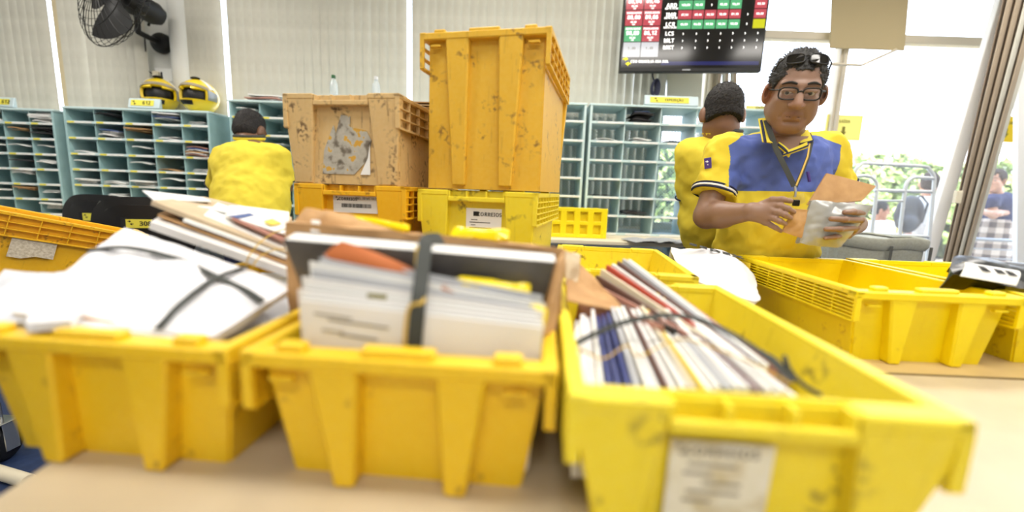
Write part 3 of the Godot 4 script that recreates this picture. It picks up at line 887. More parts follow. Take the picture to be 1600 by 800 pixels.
func build_fan() -> void:
	var o := thing("wall_fan", "black wall fan with a wire guard, cut by the top of the picture", "fan", at(248, 66, 3.80), 0.0)
	var w0 := o.position
	var b := Mb.new()
	b.lathe([Vector2(0.0, 0), Vector2(0.085, 0.0), Vector2(0.085, 0.03), Vector2(0.07, 0.055), Vector2(0.03, 0.065), Vector2(0.0, 0.066)], 28, Transform3D(Basis(Vector3.RIGHT, PI / 2), Vector3(0, 0, -0.045)))
	part(o, "wall_plate", b, M.black)
	var elbow := at(216, 50, 3.62) - w0
	b = Mb.new()
	b.tube([Vector3(0, 0, 0.01), elbow * 0.6 + Vector3(0, 0.0, 0.03), elbow], 0.022, 10)
	b.tube([elbow + Vector3(0, -0.01, 0), at(214, 25, 3.55) - w0], 0.02, 10)
	b.tube([at(232, 40, 3.6) - w0, at(236, 27, 3.57) - w0, at(229, 20, 3.55) - w0], 0.010, 8)
	part(o, "arm", b, M.black)
	var mc := at(212, 6, 3.47) - w0
	var ax := (at(158, -22, 3.29) - at(222, 12, 3.52)).normalized()   # the way the fan blows
	var bs := Basis(ax.cross(Vector3.UP).normalized(), ax, ax.cross(Vector3.UP).normalized().cross(ax))
	b = Mb.new()
	b.lathe([Vector2(0.0, -0.19), Vector2(0.06, -0.18), Vector2(0.085, -0.13), Vector2(0.09, 0.02), Vector2(0.075, 0.06), Vector2(0.0, 0.07)], 24, Transform3D(bs, mc))
	part(o, "motor_housing", b, M.black)
	var hub := mc + ax * 0.13
	for k in 3:
		b = Mb.new()
		var a0 := TAU * k / 3 + 0.4
		b.patch(6, 8, func(u, v):
			var r := lerpf(0.05, 0.36, v); var a: float = a0 + (u - 0.5) * lerpf(0.6, 1.3, sin(v * PI * 0.75))
			return hub + bs * Vector3(cos(a) * r, (u - 0.5) * 0.06, sin(a) * r), 0.003)
		part(o, "blade", b, M.black)
	b = Mb.new()
	b.ball(hub, Vector3(0.05, 0.05, 0.05), bs, 14, 8)
	part(o, "hub", b, M.black)
	var wires := 36
	for k in wires:
		var a := TAU * k / wires
		var path := []
		for i in 13:
			var q := float(i) / 12
			var ang := PI * q
			path.append(hub + bs * Vector3(cos(a) * (0.02 + 0.39 * sin(ang)), -cos(ang) * 0.11, sin(a) * (0.02 + 0.39 * sin(ang))))
		b = Mb.new()
		b.tube(path, 0.0022, 4)
		part(o, "guard_wire", b, M.wire)
	for r in [[0.41, 0.0, 0.004], [0.30, 0.08, 0.0026], [0.30, -0.08, 0.0026]]:
		var path := []
		for i in 41: path.append(hub + bs * Vector3(cos(TAU * i / 40) * r[0], r[1], sin(TAU * i / 40) * r[0]))
		b = Mb.new()
		b.tube(path, r[2], 5)
		part(o, "guard_ring", b, M.wire)
	# its flex and the socket below
	var c := Mb.new()
	var path := []
	for q in [[226, 60, 3.72], [228, 85, 3.80], [227, 100, 3.82], [233, 112, 3.82], [241, 117, 3.82], [246, 118, 3.815]]: path.append(at(q[0], q[1], q[2]))
	c.tube(path, 0.005, 6)
	single("fan_cord", c, M.black, "thin dark flex hanging from the wall fan to the socket", "cord")
	var s := thing("wall_socket", "pale wall socket plate behind the helmets with a plug in it", "socket", at(251, 117, 3.84))
	b = Mb.new()
	b.box(Vector3(0.03, 0.0, 0.0), Vector3(0.15, 0.11, 0.012), 0.004)
	part(s, "plate", b, M.white)
	b = Mb.new()
	b.box(Vector3(-0.02, 0, 0.02), Vector3(0.05, 0.045, 0.04), 0.006)
	part(s, "plug", b, M.cream)
	b = Mb.new()
	b.box(Vector3(0.015, 0, 0.008), Vector3(0.012, 0.045, 0.006), 0.002)
	part(s, "switch", b, M.black)

func chair(label: String, p: Vector3, turn: float, number: String) -> void:
	var o := thing("office_chair", label, "chair", Vector3(p.x, 0, p.z), turn, "black office chairs")
	var top := p.y
	var b := Mb.new()
	b.patch(16, 12, func(u, v):
		var x: float = (u - 0.5) * 2.0; var y: float = (v - 0.5) * 2.0
		var k := pow(pow(absf(x), 3.2) + pow(absf(y), 3.2), 1.0 / 3.2)
		var m := maxf(absf(x), absf(y))
		var s := m / maxf(k, 0.001)
		return Vector3(x * s * 0.245, top - 0.2 + y * s * 0.2, -0.035 * x * x + 0.012 * (1 - y * y)), 0.035)
	part(o, "backrest", b, M.chair)
	b = Mb.new()
	b.patch(14, 10, func(u, v):
		var x: float = (u - 0.5) * 2.0; var y: float = (v - 0.5) * 2.0
		var k := pow(pow(absf(x), 3.2) + pow(absf(y), 3.2), 1.0 / 3.2)
		var s := maxf(absf(x), absf(y)) / maxf(k, 0.001)
		return Vector3(x * s * 0.20, top - 0.2 + y * s * 0.155, 0.028 - 0.03 * x * x), 0.012)
	part(o, "back_cover", b, M.chair)
	b = Mb.new()
	b.box(Vector3(-0.005, top - 0.15, 0.042), Vector3(0.165, 0.066, 0.003))
	var t := part(o, "number_tag", b, M.ink)
	b = Mb.new()
	b.box(Vector3(0.0, top - 0.15, 0.0445), Vector3(0.125, 0.05, 0.002))
	part(t, "yellow_tag", b, M.label_yellow)
	letters(t, number, 0.036, M.ink, Transform3D(Basis(), Vector3(0.03, top - 0.15, 0.046)), "Droid Sans", "lettering", true)
	emblem(t, Vector3(-0.04, top - 0.145, 0.0465), 0.022)
	b = Mb.new()
	b.box(Vector3(0, 0.47, -0.20), Vector3(0.46, 0.07, 0.34), 0.025)
	part(o, "seat", b, M.chair)
	b = Mb.new()
	b.tube([Vector3(0, 0.45, -0.2), Vector3(0, 0.5, 0.0), Vector3(0, top - 0.25, -0.015)], 0.025, 8)
	b.tube([Vector3(0, 0.44, -0.20), Vector3(0, 0.08, -0.20)], 0.03, 10)
	part(o, "column", b, M.black)
	for k in 5:
		b = Mb.new()
		var d := Vector3(cos(TAU * k / 5 + 0.3), 0, sin(TAU * k / 5 + 0.3))
		b.tube([Vector3(0, 0.10, -0.20), Vector3(0, 0.07, -0.20) + d * 0.29], 0.02, 6)
		part(o, "leg", b, M.black)
		b = Mb.new()
		b.ball(Vector3(0, 0.03, -0.20) + d * 0.29, Vector3(0.03, 0.03, 0.03), Basis(), 10, 6)
		part(o, "caster", b, M.black)

func build_chairs() -> void:
	var a := at(150, 304, 2.85)
	chair("black office chair farther left, tagged with a half hidden yellow number", Vector3(a.x, a.y, -2.85), 2, "612")
	a = at(220, 308, 2.42)
	chair("black office chair with a yellow tag reading 308, in front of the other", Vector3(a.x, a.y, -2.42), 18, "308")

# ------------------------------------------------------------------ television, window side, outdoors
func build_tv() -> void:
	var l := at(967, 113, 3.50); var r := at(1189.5, 112, 3.37)
	var w := Vector2(r.x - l.x, r.z - l.z).length()
	var h := w * 0.585
	var o := thing("television", "wall television showing a table of green, red and yellow figures", "television", (l + r) / 2, -rad_to_deg(atan2(r.z - l.z, r.x - l.x)))
	var b := Mb.new()
	b.box(Vector3(0, h / 2, -0.025), Vector3(w, h, 0.05), 0.006)
	part(o, "housing", b, M.black)
	var img := Image.create(750, 422, false, Image.FORMAT_RGB8)
	img.fill(Color(0.055, 0.05, 0.045))
	var red := Color(0.88, 0.36, 0.40); var grn := Color(0.42, 0.82, 0.56); var yel := Color(0.93, 0.92, 0.12); var wht := Color(0.92, 0.92, 0.93)
	var cell := func(x0: float, y0: float, x1: float, y1: float, c: Color): img.fill_rect(Rect2i(int(x0 / 2), int((y0 + 110) / 2), int((x1 - x0) / 2), int((y1 - y0) / 2)), c)
	for k in 5:
		var y: float = [-105, -52, 116, 286, 456][k]
		var y2: float = [-60, 108, 278, 448, 614][k]
		cell.call(12, y, 200, y2, [red, red, red, grn, wht][k])
		cell.call(208, y, 398, y2, [red, red, red, red, wht][k])
	var xs := [580, 735, 862, 990, 1118, 1246, 1372, 1505]
	var rows := [[-80, 13, [grn, yel, red, yel, yel, grn, yel]], [22, 116, [grn, grn, null, grn, grn, null, red]], [124, 216, [red, red, red, red, red, null, red]], [226, 320, [grn, grn, grn, grn, grn, null, yel]]]
	for q in rows:
		for c in 7:
			if q[2][c] != null: cell.call(xs[c], q[0], xs[c + 1] - 9, q[1], q[2][c])
	img.fill_rect(Rect2i(220, 387, 520, 20), Color(0.16, 0.17, 0.42))
	img.fill_rect(Rect2i(4, 387, 216, 20), Color(0.07, 0.07, 0.14))
	var m := mat(Color(0.02, 0.02, 0.02), 0.12)
	m.emission_enabled = true
	m.emission = Color.BLACK
	m.emission_texture = ImageTexture.create_from_image(img)
	m.emission_energy_multiplier = 0.85
	var sw := w - 0.024; var sh := h - 0.045
	b = Mb.new()
	b.quad(Vector3(-sw / 2, 0.03, 0.001), Vector3(sw / 2, 0.03, 0.001), Vector3(sw / 2, 0.03 + sh, 0.001), Vector3(-sw / 2, 0.03 + sh, 0.001))
	var s := part(o, "screen", b, m)
	var glow := mat(Color.WHITE)
	glow.emission_enabled = true
	glow.emission = Color(1, 1, 1)
	glow.emission_energy_multiplier = 0.9
	var put := func(x: float, y: float, t: String, size: float, mm: Material):
		letters(s, t, size, mm, Transform3D(Basis(), Vector3(-sw / 2 + sw * x / 1500.0, 0.03 + sh * (1.0 - (y + 110) / 845.0), 0.0015)), "Droid Sans", "lettering", true)
	var left := [["88,94", "89,46"], ["88,00", "89,66"], ["98,09", "86,12"]]
	for k in 3:
		for c in 2:
			put.call(105 + 195 * c, 22 + 168 * k, left[k][c], 0.040, glow)
			put.call(105 + 195 * c, 72 + 168 * k, "96,00", 0.018, glow)
			put.call(105 + 195 * c, 98 + 168 * k, "100", 0.014, glow)
			if k > 0: put.call(105 + 195 * c, -24 + 168 * k, "INDICADOR", 0.020, glow)
	for k in 2: put.call(105 + 195 * k, 520, ["1 . 00", "1 . 05"][k], 0.024, M.grey_print)
	for k in 6: put.call(505, [72, 170, 270, 368, 442, 516][k], ["ARD", "IMR", "LCR", "LCS", "MLT", "MKT"][k], 0.040, glow)
	for k in 3: put.call(505, [104, 204, 304][k], "META 95,00", 0.018, glow)
	for q in [[0, 70, "100,00"], [1, 70, "98,43"], [3, 70, "95,88"], [4, 70, "99,81"], [6, 70, "93,33"], [0, 172, "87,50"], [1, 172, "88,46"], [2, 172, "82,50"], [3, 172, "78,89"], [4, 172, "81,18"], [6, 172, "89,02"], [0, 272, "95,00"], [1, 272, "96,08"], [2, 272, "97,50"], [3, 272, "98,34"], [4, 272, "99,00"]]:
		put.call((xs[q[0]] + xs[q[0] + 1]) / 2.0 - 5, q[1], q[2], 0.021, glow)
	for y in [368, 442, 516]:
		for c in 7: put.call((xs[c] + xs[c + 1]) / 2.0 - 5, y, "›", 0.036, glow)
	put.call((xs[2] + xs[3]) / 2.0, 70, "›", 0.036, glow)
	for y in [172, 272]: put.call((xs[5] + xs[6]) / 2.0, y, "›", 0.036, glow)
	put.call(312, 665, "CDD BRASILIA ASA SUL", 0.027, glow)
	var em_y := mat(Color(0.9, 0.85, 0.1)); em_y.emission_enabled = true; em_y.emission = Color(0.9, 0.88, 0.15); em_y.emission_energy_multiplier = 0.8
	emblem(s, Vector3(-sw / 2 + sw * 62 / 1500.0, 0.03 + sh * (1.0 - 772 / 845.0), 0.003), 0.052, em_y)
	b = Mb.new()
	b.box(Vector3(-0.02, 0.016, 0.0015), Vector3(0.06, 0.009, 0.002))
	part(o, "maker_plate", b, M.steel)
	b = Mb.new()
	b.tube([Vector3(-0.2, h * 0.6, -0.05), Vector3(-0.2, h * 0.6, -0.20), Vector3(-0.2, 3.30 - l.y, -0.20)], 0.02, 10)
	part(o, "mount_pole", b, M.steel)
	var lt := AreaLight3D.new()
	lt.name = "screen_light"
	lt.area_size = Vector2(sw, sh); lt.light_energy = 0.04; lt.shadow_enabled = true; lt.area_range = 14.0; lt.area_attenuation = 2.0
	o.add_child(lt)
	lt.position = Vector3(0, h / 2, 0.02)
	lt.rotation_degrees.y = 180
	# the dark blue cable bundle that hangs below it
	b = Mb.new()
	var p0 := at(1019, 112, 3.56)
	for k in 5:
		var path := []
		for i in 17:
			var a := TAU * i / 16.0
			path.append(p0 + Vector3(0.018 + 0.022 * sin(a) * (0.7 + 0.15 * k) + 0.004 * k, -0.13 + 0.065 * cos(a) * (0.8 + 0.06 * k), 0.008 * k))
		b.tube(path, 0.006, 6)
	b.tube([p0 + Vector3(0, 0.02, 0), p0 + Vector3(0.004, -0.04, 0.01), p0 + Vector3(0.018, -0.08, 0.02)], 0.006, 6)
	single("cable_bundle", b, M.navy, "looped dark blue cable hanging under the television", "cable")

func plank(called: String, a: Vector3, b_: Vector3, c: Vector3, d: Vector3, th: float, m: Material, parent: Node3D = null) -> MeshInstance3D:   # a board with its front corners at a, b, c, d
	var n := (b_ - a).cross(d - a).normalized() * th
	var b := Mb.new()
	b.hexa([a - n, b_ - n, b_, a, d - n, c - n, c, d], 0.004)
	return part(parent if parent else self, called, b, m)

func build_window_side() -> void:
	# boards and blinds in front of the window at the right
	var o := plank("upper_board", at(1297, 75, 3.80), at(1414, 79, 3.80), at(1424, -40, 3.80), at(1302, -40, 3.80), 0.015, M.board)
	tag(o, "beige board filling the upper window pane right of the television", "board")
	o = plank("roller_panel", at(1041, 172, 3.78), at(1095, 174, 3.78), at(1102, 60, 3.78), at(1044, 60, 3.78), 0.012, M.roller)
	tag(o, "pale beige roller panel below the television, over the mesh rack", "blind")
	var t := thing("bunched_blind", "bunched narrow blind slats hanging below the television's right half", "blind", Vector3.ZERO)
	for k in 5:
		plank("slat", at(1121 + 6.2 * k, 165, 3.80), at(1126.4 + 6.2 * k, 165, 3.80 - 0.02 * (k % 2)), at(1129 + 6.2 * k, -32, 3.80 - 0.02 * (k % 2)), at(1123 + 6.4 * k, -32, 3.80), 0.01, M.slat if k % 2 else M.slat_dark, t)
	# white posts either side of the roller panel
	o = plank("white_post", at(1020, 172, 3.80), at(1027, 172, 3.80), at(1031, 30, 3.80), at(1024, 30, 3.80), 0.02, M.white)
	tag(o, "slim white post left of the roller panel", "post")
	# the leaning white panel, the drawn vertical blind and the white post at the far right
	o = plank("leaning_panel", at(1436, 420, 3.30), at(1457, 420, 3.30), at(1610, -85, 3.42), at(1588, -85, 3.42), 0.05, M.white)
	tag(o, "tall leaning white panel beside the brown bunched blind", "panel")
	t = thing("drawn_blind", "tall bunch of brown vertical blind slats drawn aside at the right", "blind", Vector3.ZERO)
	for k in 9:
		var f := k / 8.0
		var x0 := lerpf(1471, 1505, f); var x1 := lerpf(1590, 1650, f)
		var dz := 0.03 * (k % 2)
		plank("slat", at(x0, 424, 3.2 - dz), at(x0 + 5.5, 424, 3.23 - dz), at(x1 + 9, -94, 3.33 - dz), at(x1, -94, 3.3 - dz), 0.008, [M.slat_brown, M.slat_dark, M.slat_brown, M.slat_dark, M.slat_brown, M.slat, M.slat_brown, M.slat_dark, M.slat][k], t)
	var cb := Mb.new()
	cb.box(at(1496, 308, 3.18), Vector3(0.045, 0.095, 0.03), 0.004)
	single("blind_weight", cb, M.cream, "small cream block hanging on the edge of the brown blind", "cord weight")
	o = plank("white_post", at(1590, 420, 3.4), at(1612, 420, 3.4), at(1622, 100, 3.4), at(1592, 100, 3.4), 0.04, M.white)
	tag(o, "white post at the right edge beside the woman outside", "post")
	# the hinged vent frame in the big pane
	var b := Mb.new()
	b.tube([at(1298, 100, 3.70), at(1346, 102, 3.66), at(1400, 78, 3.78)], 0.012, 6)
	single("vent_stay", b, M.frame, "thin angled vent frame bar under the transom right of the man", "window stay")
	# yellow notices on the glass
	for s in [[1291, 181, 1345, 218, 3.90, "pale yellow notice with a down arrow on the window beside the man", true], [1166, 166, 1212, 178, 3.90, "pale yellow notice on the window left of the man's head", false], [1548, 183, 1596, 221, 3.901, "bright yellow notice on the window right of the brown blind", true]]:
		var c := at((s[0] + s[2]) / 2.0, (s[1] + s[3]) / 2.0, s[4])
		var w: float = (s[2] - s[0]) / FOCAL * s[4]; var h: float = (s[3] - s[1]) / FOCAL * s[4]
		var n := thing("yellow_notice", s[5], "notice", c)
		b = Mb.new()
		b.box(Vector3.ZERO, Vector3(w, h, 0.003))
		part(n, "sheet", b, M.notice if s[4] < 3.9005 else M.notice_deep)
		letters(n, "SAÍDA", 0.035, M.olive, Transform3D(Basis(), Vector3(0, h * 0.24, 0.002)), "Droid Sans", "lettering", true)
		if s[6]:
			b = Mb.new()
			b.prism(PackedVector2Array([Vector2(-0.012, 0.035), Vector2(0.012, 0.035), Vector2(0.012, -0.01), Vector2(0.026, -0.01), Vector2(0, -0.05), Vector2(-0.026, -0.01), Vector2(-0.012, -0.01)]), 0, 0.003, Transform3D(Basis(), Vector3(0, -h * 0.12, 0.0015)))
			part(n, "arrow", b, M.olive)

func build_trolley() -> void:
	var z := 3.25
	var P := func(x: float, y: float) -> Vector3: return at(x, y, z)
	var o := thing("roll_trolley", "grey tubular trolley with rounded hoops in front of the window", "trolley", Vector3.ZERO)
	var tubes := [[[1334, 300], [1335, 280], [1337, 266], [1346, 257], [1358, 255.5], [1440, 260], [1452, 265], [1459, 276], [1459, 295], [1452, 366], [1447, 430]], [[1334, 276], [1352, 275], [1364, 279], [1370, 292], [1366, 330], [1362, 364], [1357, 430]], [[1459, 279], [1432, 277], [1420, 282], [1414, 296], [1410, 330], [1406, 362], [1402, 430]], [[1366, 297], [1455, 300]], [[1370, 313.5], [1412, 314]], [[1330, 364], [1450, 370]]]
	for k in tubes.size():
		var raw := []
		for q in tubes[k]: raw.append(P.call(q[0], q[1]))
		var cv := Curve3D.new()
		for i in raw.size():
			var d: Vector3 = (raw[mini(i + 1, raw.size() - 1)] - raw[maxi(i - 1, 0)]) / 6.0
			cv.add_point(raw[i], -d, d)
		var b := Mb.new()
		b.tube(Array(cv.tessellate(3, 4)), 0.0125 if k != 4 else 0.009, 8)
		part(o, "tube", b, M.tube)
	var base := Mb.new()
	var c: Vector3 = P.call(1402, 430)
	base.box(Vector3(c.x, 0.16, c.z - 0.3), Vector3(0.62, 0.04, 0.62), 0.01)
	base.box(Vector3(c.x - 0.28, c.y / 2 + 0.08, c.z), Vector3(0.025, c.y - 0.15, 0.025))
	base.box(Vector3(c.x + 0.24, c.y / 2 + 0.08, c.z), Vector3(0.025, c.y - 0.15, 0.025))
	part(o, "deck", base, M.tube)
	for sx in [-0.26, 0.26]:
		for sz in [-0.05, -0.55]:
			var w := Mb.new()
			w.lathe([Vector2(0, -0.02), Vector2(0.065, -0.02), Vector2(0.07, 0), Vector2(0.065, 0.02), Vector2(0, 0.02)], 18, Transform3D(Basis(Vector3(0, 0, 1), PI / 2), Vector3(c.x + sx, 0.07, c.z + sz)))
			part(o, "wheel", w, M.black)
	# the grey canvas bin before it
	var bin := thing("canvas_bin", "grey bin lined with a folded-over canvas sack, in front of the trolley", "bin", Vector3.ZERO)
	var tl := at(1341, 366, 2.62); var tr := at(1472, 384, 2.62)
	var cx := (tl.x + tr.x) / 2; var w2 := (tr.x - tl.x) / 2; var y1 := (tl.y + tr.y) / 2 + 0.01
	var mk := func(y: float, g: float, n: int) -> Array:
		var r := []
		for k in n:
			var a := TAU * k / n
			var e := pow(pow(absf(cos(a)), 4) + pow(absf(sin(a)), 4), -0.25)
			r.append(Vector3(cx + cos(a) * e * w2 * g + 0.006 * sin(a * 17), y + 0.006 * sin(a * 5 + 1), -2.84 + sin(a) * e * 0.22 * g + 0.006 * cos(a * 13)))
		return r
	var body := Mb.new()
	body.rings([mk.call(0.02, 0.78, 64), mk.call(0.3, 0.84, 64), mk.call(y1 - 0.12, 0.92, 64), mk.call(y1 - 0.02, 0.93, 64)])
	part(bin, "body", body, M.canvas)
	var lip := Mb.new()
	lip.rings([mk.call(y1 - 0.075, 0.95, 64), mk.call(y1 - 0.05, 1.0, 64), mk.call(y1 - 0.01, 1.0, 64), mk.call(y1, 0.97, 64), mk.call(y1 - 0.01, 0.93, 64)], false)
	part(bin, "folded_sack", lip, M.canvas)
	for k in 2:
		var st := Mb.new()
		st.box(Vector3(cx + (-0.05 if k == 0 else 0.2), y1 - 0.22, -2.84 + 0.225), Vector3(0.02, 0.34, 0.006), 0.002)
		part(bin, "strap", st, M.canvas_dark)

func build_outdoors() -> void:
	slab("ground_outside", Vector3(-30, -0.3, -40), Vector3(30, -0.02, ZW - 0.2), M.paving)
	# a hedge: leaves by the thousand round dark branches
	var leaf := Mb.new()
	leaf.patch(2, 3, func(u, v): return Vector3((u - 0.5) * 0.075 * sin(PI * clampf(v * 0.9 + 0.08, 0, 1)), 0.012 * sin(PI * u), (v - 0.5) * 0.12), 0.0015)
	var hz := -9.0
	var mm := MultiMesh.new()
	mm.transform_format = MultiMesh.TRANSFORM_3D
	mm.use_colors = true
	mm.mesh = leaf.mesh()
	mm.instance_count = 9000
	var bump := FastNoiseLite.new()
	bump.seed = 4; bump.frequency = 0.7
	for i in 9000:
		var x := rng.randf_range(2.0, 13.5); var y := 0.1 + 2.2 * sqrt(rng.randf())
		var d := bump.get_noise_2d(x, y) * 0.35
		if y > 2.12 + bump.get_noise_2d(x, 40) * 0.25: y -= 0.5
		var bs := Basis.from_euler(Vector3(rng.randf_range(-0.4, 1.5), rng.randf_range(0, TAU), rng.randf_range(-0.7, 0.7))).scaled(Vector3.ONE * rng.randf_range(0.9, 1.9))
		mm.set_instance_transform(i, Transform3D(bs, Vector3(x, y, hz + d + rng.randf_range(-0.18, 0.18))))
		mm.set_instance_color(i, Color(0.20, 0.33, 0.10).lerp(Color(0.50, 0.60, 0.30), rng.randf()))
	var hedge := thing("hedge", "sunlit leafy green hedge across the yard behind the window", "hedge", Vector3.ZERO)
	var fol := MultiMeshInstance3D.new()
	fol.name = "foliage"
	fol.multimesh = mm
	fol.material_override = M.leaf
	fol.set_meta("kind", "stuff")
	hedge.add_child(fol)
	var core := Mb.new()
	core.patch(60, 10, func(u, v): return Vector3(lerpf(2.0, 13.5, u), lerpf(0.0, 1.9, v), hz - 0.45 + 0.3 * bump.get_noise_2d(u * 11.5 + 2, v * 2)), 0.3)
	part(hedge, "branches", core, M.twig)
	# yellow low wall / barrier band before the hedge
	var b := Mb.new()
	b.box(Vector3(7.3, 0.47, -8.2), Vector3(2.0, 0.75, 0.12), 0.02)
	for k in 6: b.box(Vector3(6.4 + 0.36 * k, 0.04, -8.2), Vector3(0.08, 0.13, 0.08))
	single("yellow_barrier", b, M.barrier, "low yellow painted barrier in front of the hedge outside", "barrier")
	# a railing near the woman
	var r := thing("railing", "thin steel railing in front of the woman outside", "railing", Vector3.ZERO)
	var ra := at(1515, 373, 4.4); var rb := at(1610, 378, 4.4)
	b = Mb.new()
	b.tube([ra, rb + Vector3(0.3, 0, 0)], 0.018, 8)
	part(r, "top_rail", b, M.steel)
	for k in 3:
		b = Mb.new()
		b.tube([ra - Vector3(0, 0.10 * (k + 1), 0), rb + Vector3(0.3, -0.10 * (k + 1), 0)], 0.008, 6)
		part(r, "rail_bar", b, M.steel)
	for k in 2:
		b = Mb.new()
		var q := ra.lerp(rb, 0.02 + 0.9 * k)
		b.tube([Vector3(q.x, -0.02, q.z), q], 0.015, 6)
		part(r, "post", b, M.steel)

func build_floor_items() -> void:
	# what shows on the floor at the lower left: a chrome-banded caster and a cream tube
	var o := thing("swivel_caster", "black swivel caster with a chrome fork on the blue floor", "caster", Vector3.ZERO)
	var c := aty(4, 690, 0.075)
	var b := Mb.new()
	b.lathe([Vector2(0, -0.03), Vector2(0.06, -0.03), Vector2(0.075, -0.015), Vector2(0.075, 0.015), Vector2(0.06, 0.03), Vector2(0, 0.03)], 24, Transform3D(Basis(Vector3(0, 0, 1), PI / 2) * Basis(Vector3.RIGHT, 0.3), c))
	part(o, "wheel", b, M.black)
	b = Mb.new()
	for s in [-1.0, 1.0]:
		b.box(c + Vector3(s * 0.04, 0.03, 0), Vector3(0.006, 0.12, 0.05), 0.002)
	b.box(c + Vector3(0, 0.092, 0), Vector3(0.10, 0.008, 0.08), 0.003)
	part(o, "fork", b, M.chrome)
	b = Mb.new()
	b.tube([c + Vector3(0, 0.09, 0), c + Vector3(0, 0.16, 0), c + Vector3(-0.12, 0.22, -0.05)], 0.012, 8)
	part(o, "stem", b, M.chrome)
	b = Mb.new()
	b.tube([aty(-60, 720, 0.03), aty(45, 752, 0.03)], 0.024, 12)
	single("floor_tube", b, M.cream, "cream tube lying on the blue floor at the lower left", "tube")

func aty(x: float, y: float, h: float) -> Vector3:
	var d := view * Vector3((x - 800.0) / FOCAL, (400.0 - y) / FOCAL, -1.0)
	return EYE + d * ((h - EYE.y) / d.y)

# ------------------------------------------------------------------ mail in the crates
var crumple := FastNoiseLite.new()

func sheet4(called: String, label: String, cat: String, m: Material, bl: Vector3, br: Vector3, tr: Vector3, tl: Vector3, th := 0.003, bulge := 0.0, rough := 0.0, n := 10, group := "", freq := 12.0) -> MeshInstance3D:   # a sheet, envelope or mailer through four corners
	var o := (bl + br + tr + tl) / 4.0
	var nn := (br - bl).cross(tl - bl).normalized()
	var b := Mb.new()
	b.patch(n, n, func(u, v):
		var p := bl.lerp(br, u).lerp(tl.lerp(tr, u), v) - o
		var q := p * freq + o * 31.0
		return p + nn * (bulge * 16.0 * u * (1 - u) * v * (1 - v) + rough * crumple.get_noise_3d(q.x * 10.0, q.y * 10.0, q.z * 10.0) * minf(1.0, 8.0 * minf(minf(u, 1 - u), minf(v, 1 - v)) + 0.25)), th)
	return single(called, b, m, label, cat, group, o)

func band(called: String, label: String, cat: String, m: Material, pts: Array, w: float, t: float, up: Vector3, group := "") -> MeshInstance3D:
	var o: Vector3 = pts[0]
	var cv := Curve3D.new()
	for i in pts.size():
		var d: Vector3 = (pts[mini(i + 1, pts.size() - 1)] - pts[maxi(i - 1, 0)]) / 6.0
		cv.add_point(pts[i] - o, -d, d)
	var b := Mb.new()
	if w > 0.0: b.ribbon(Array(cv.tessellate(4, 3)), w, t, up)
	else: b.tube(Array(cv.tessellate(4, 3)), t, 6)
	return single(called, b, m, label, cat, group, o)

func down(p: Vector3, y: float, lean := Vector3.ZERO) -> Vector3:
	return Vector3(p.x, y, p.z) + lean

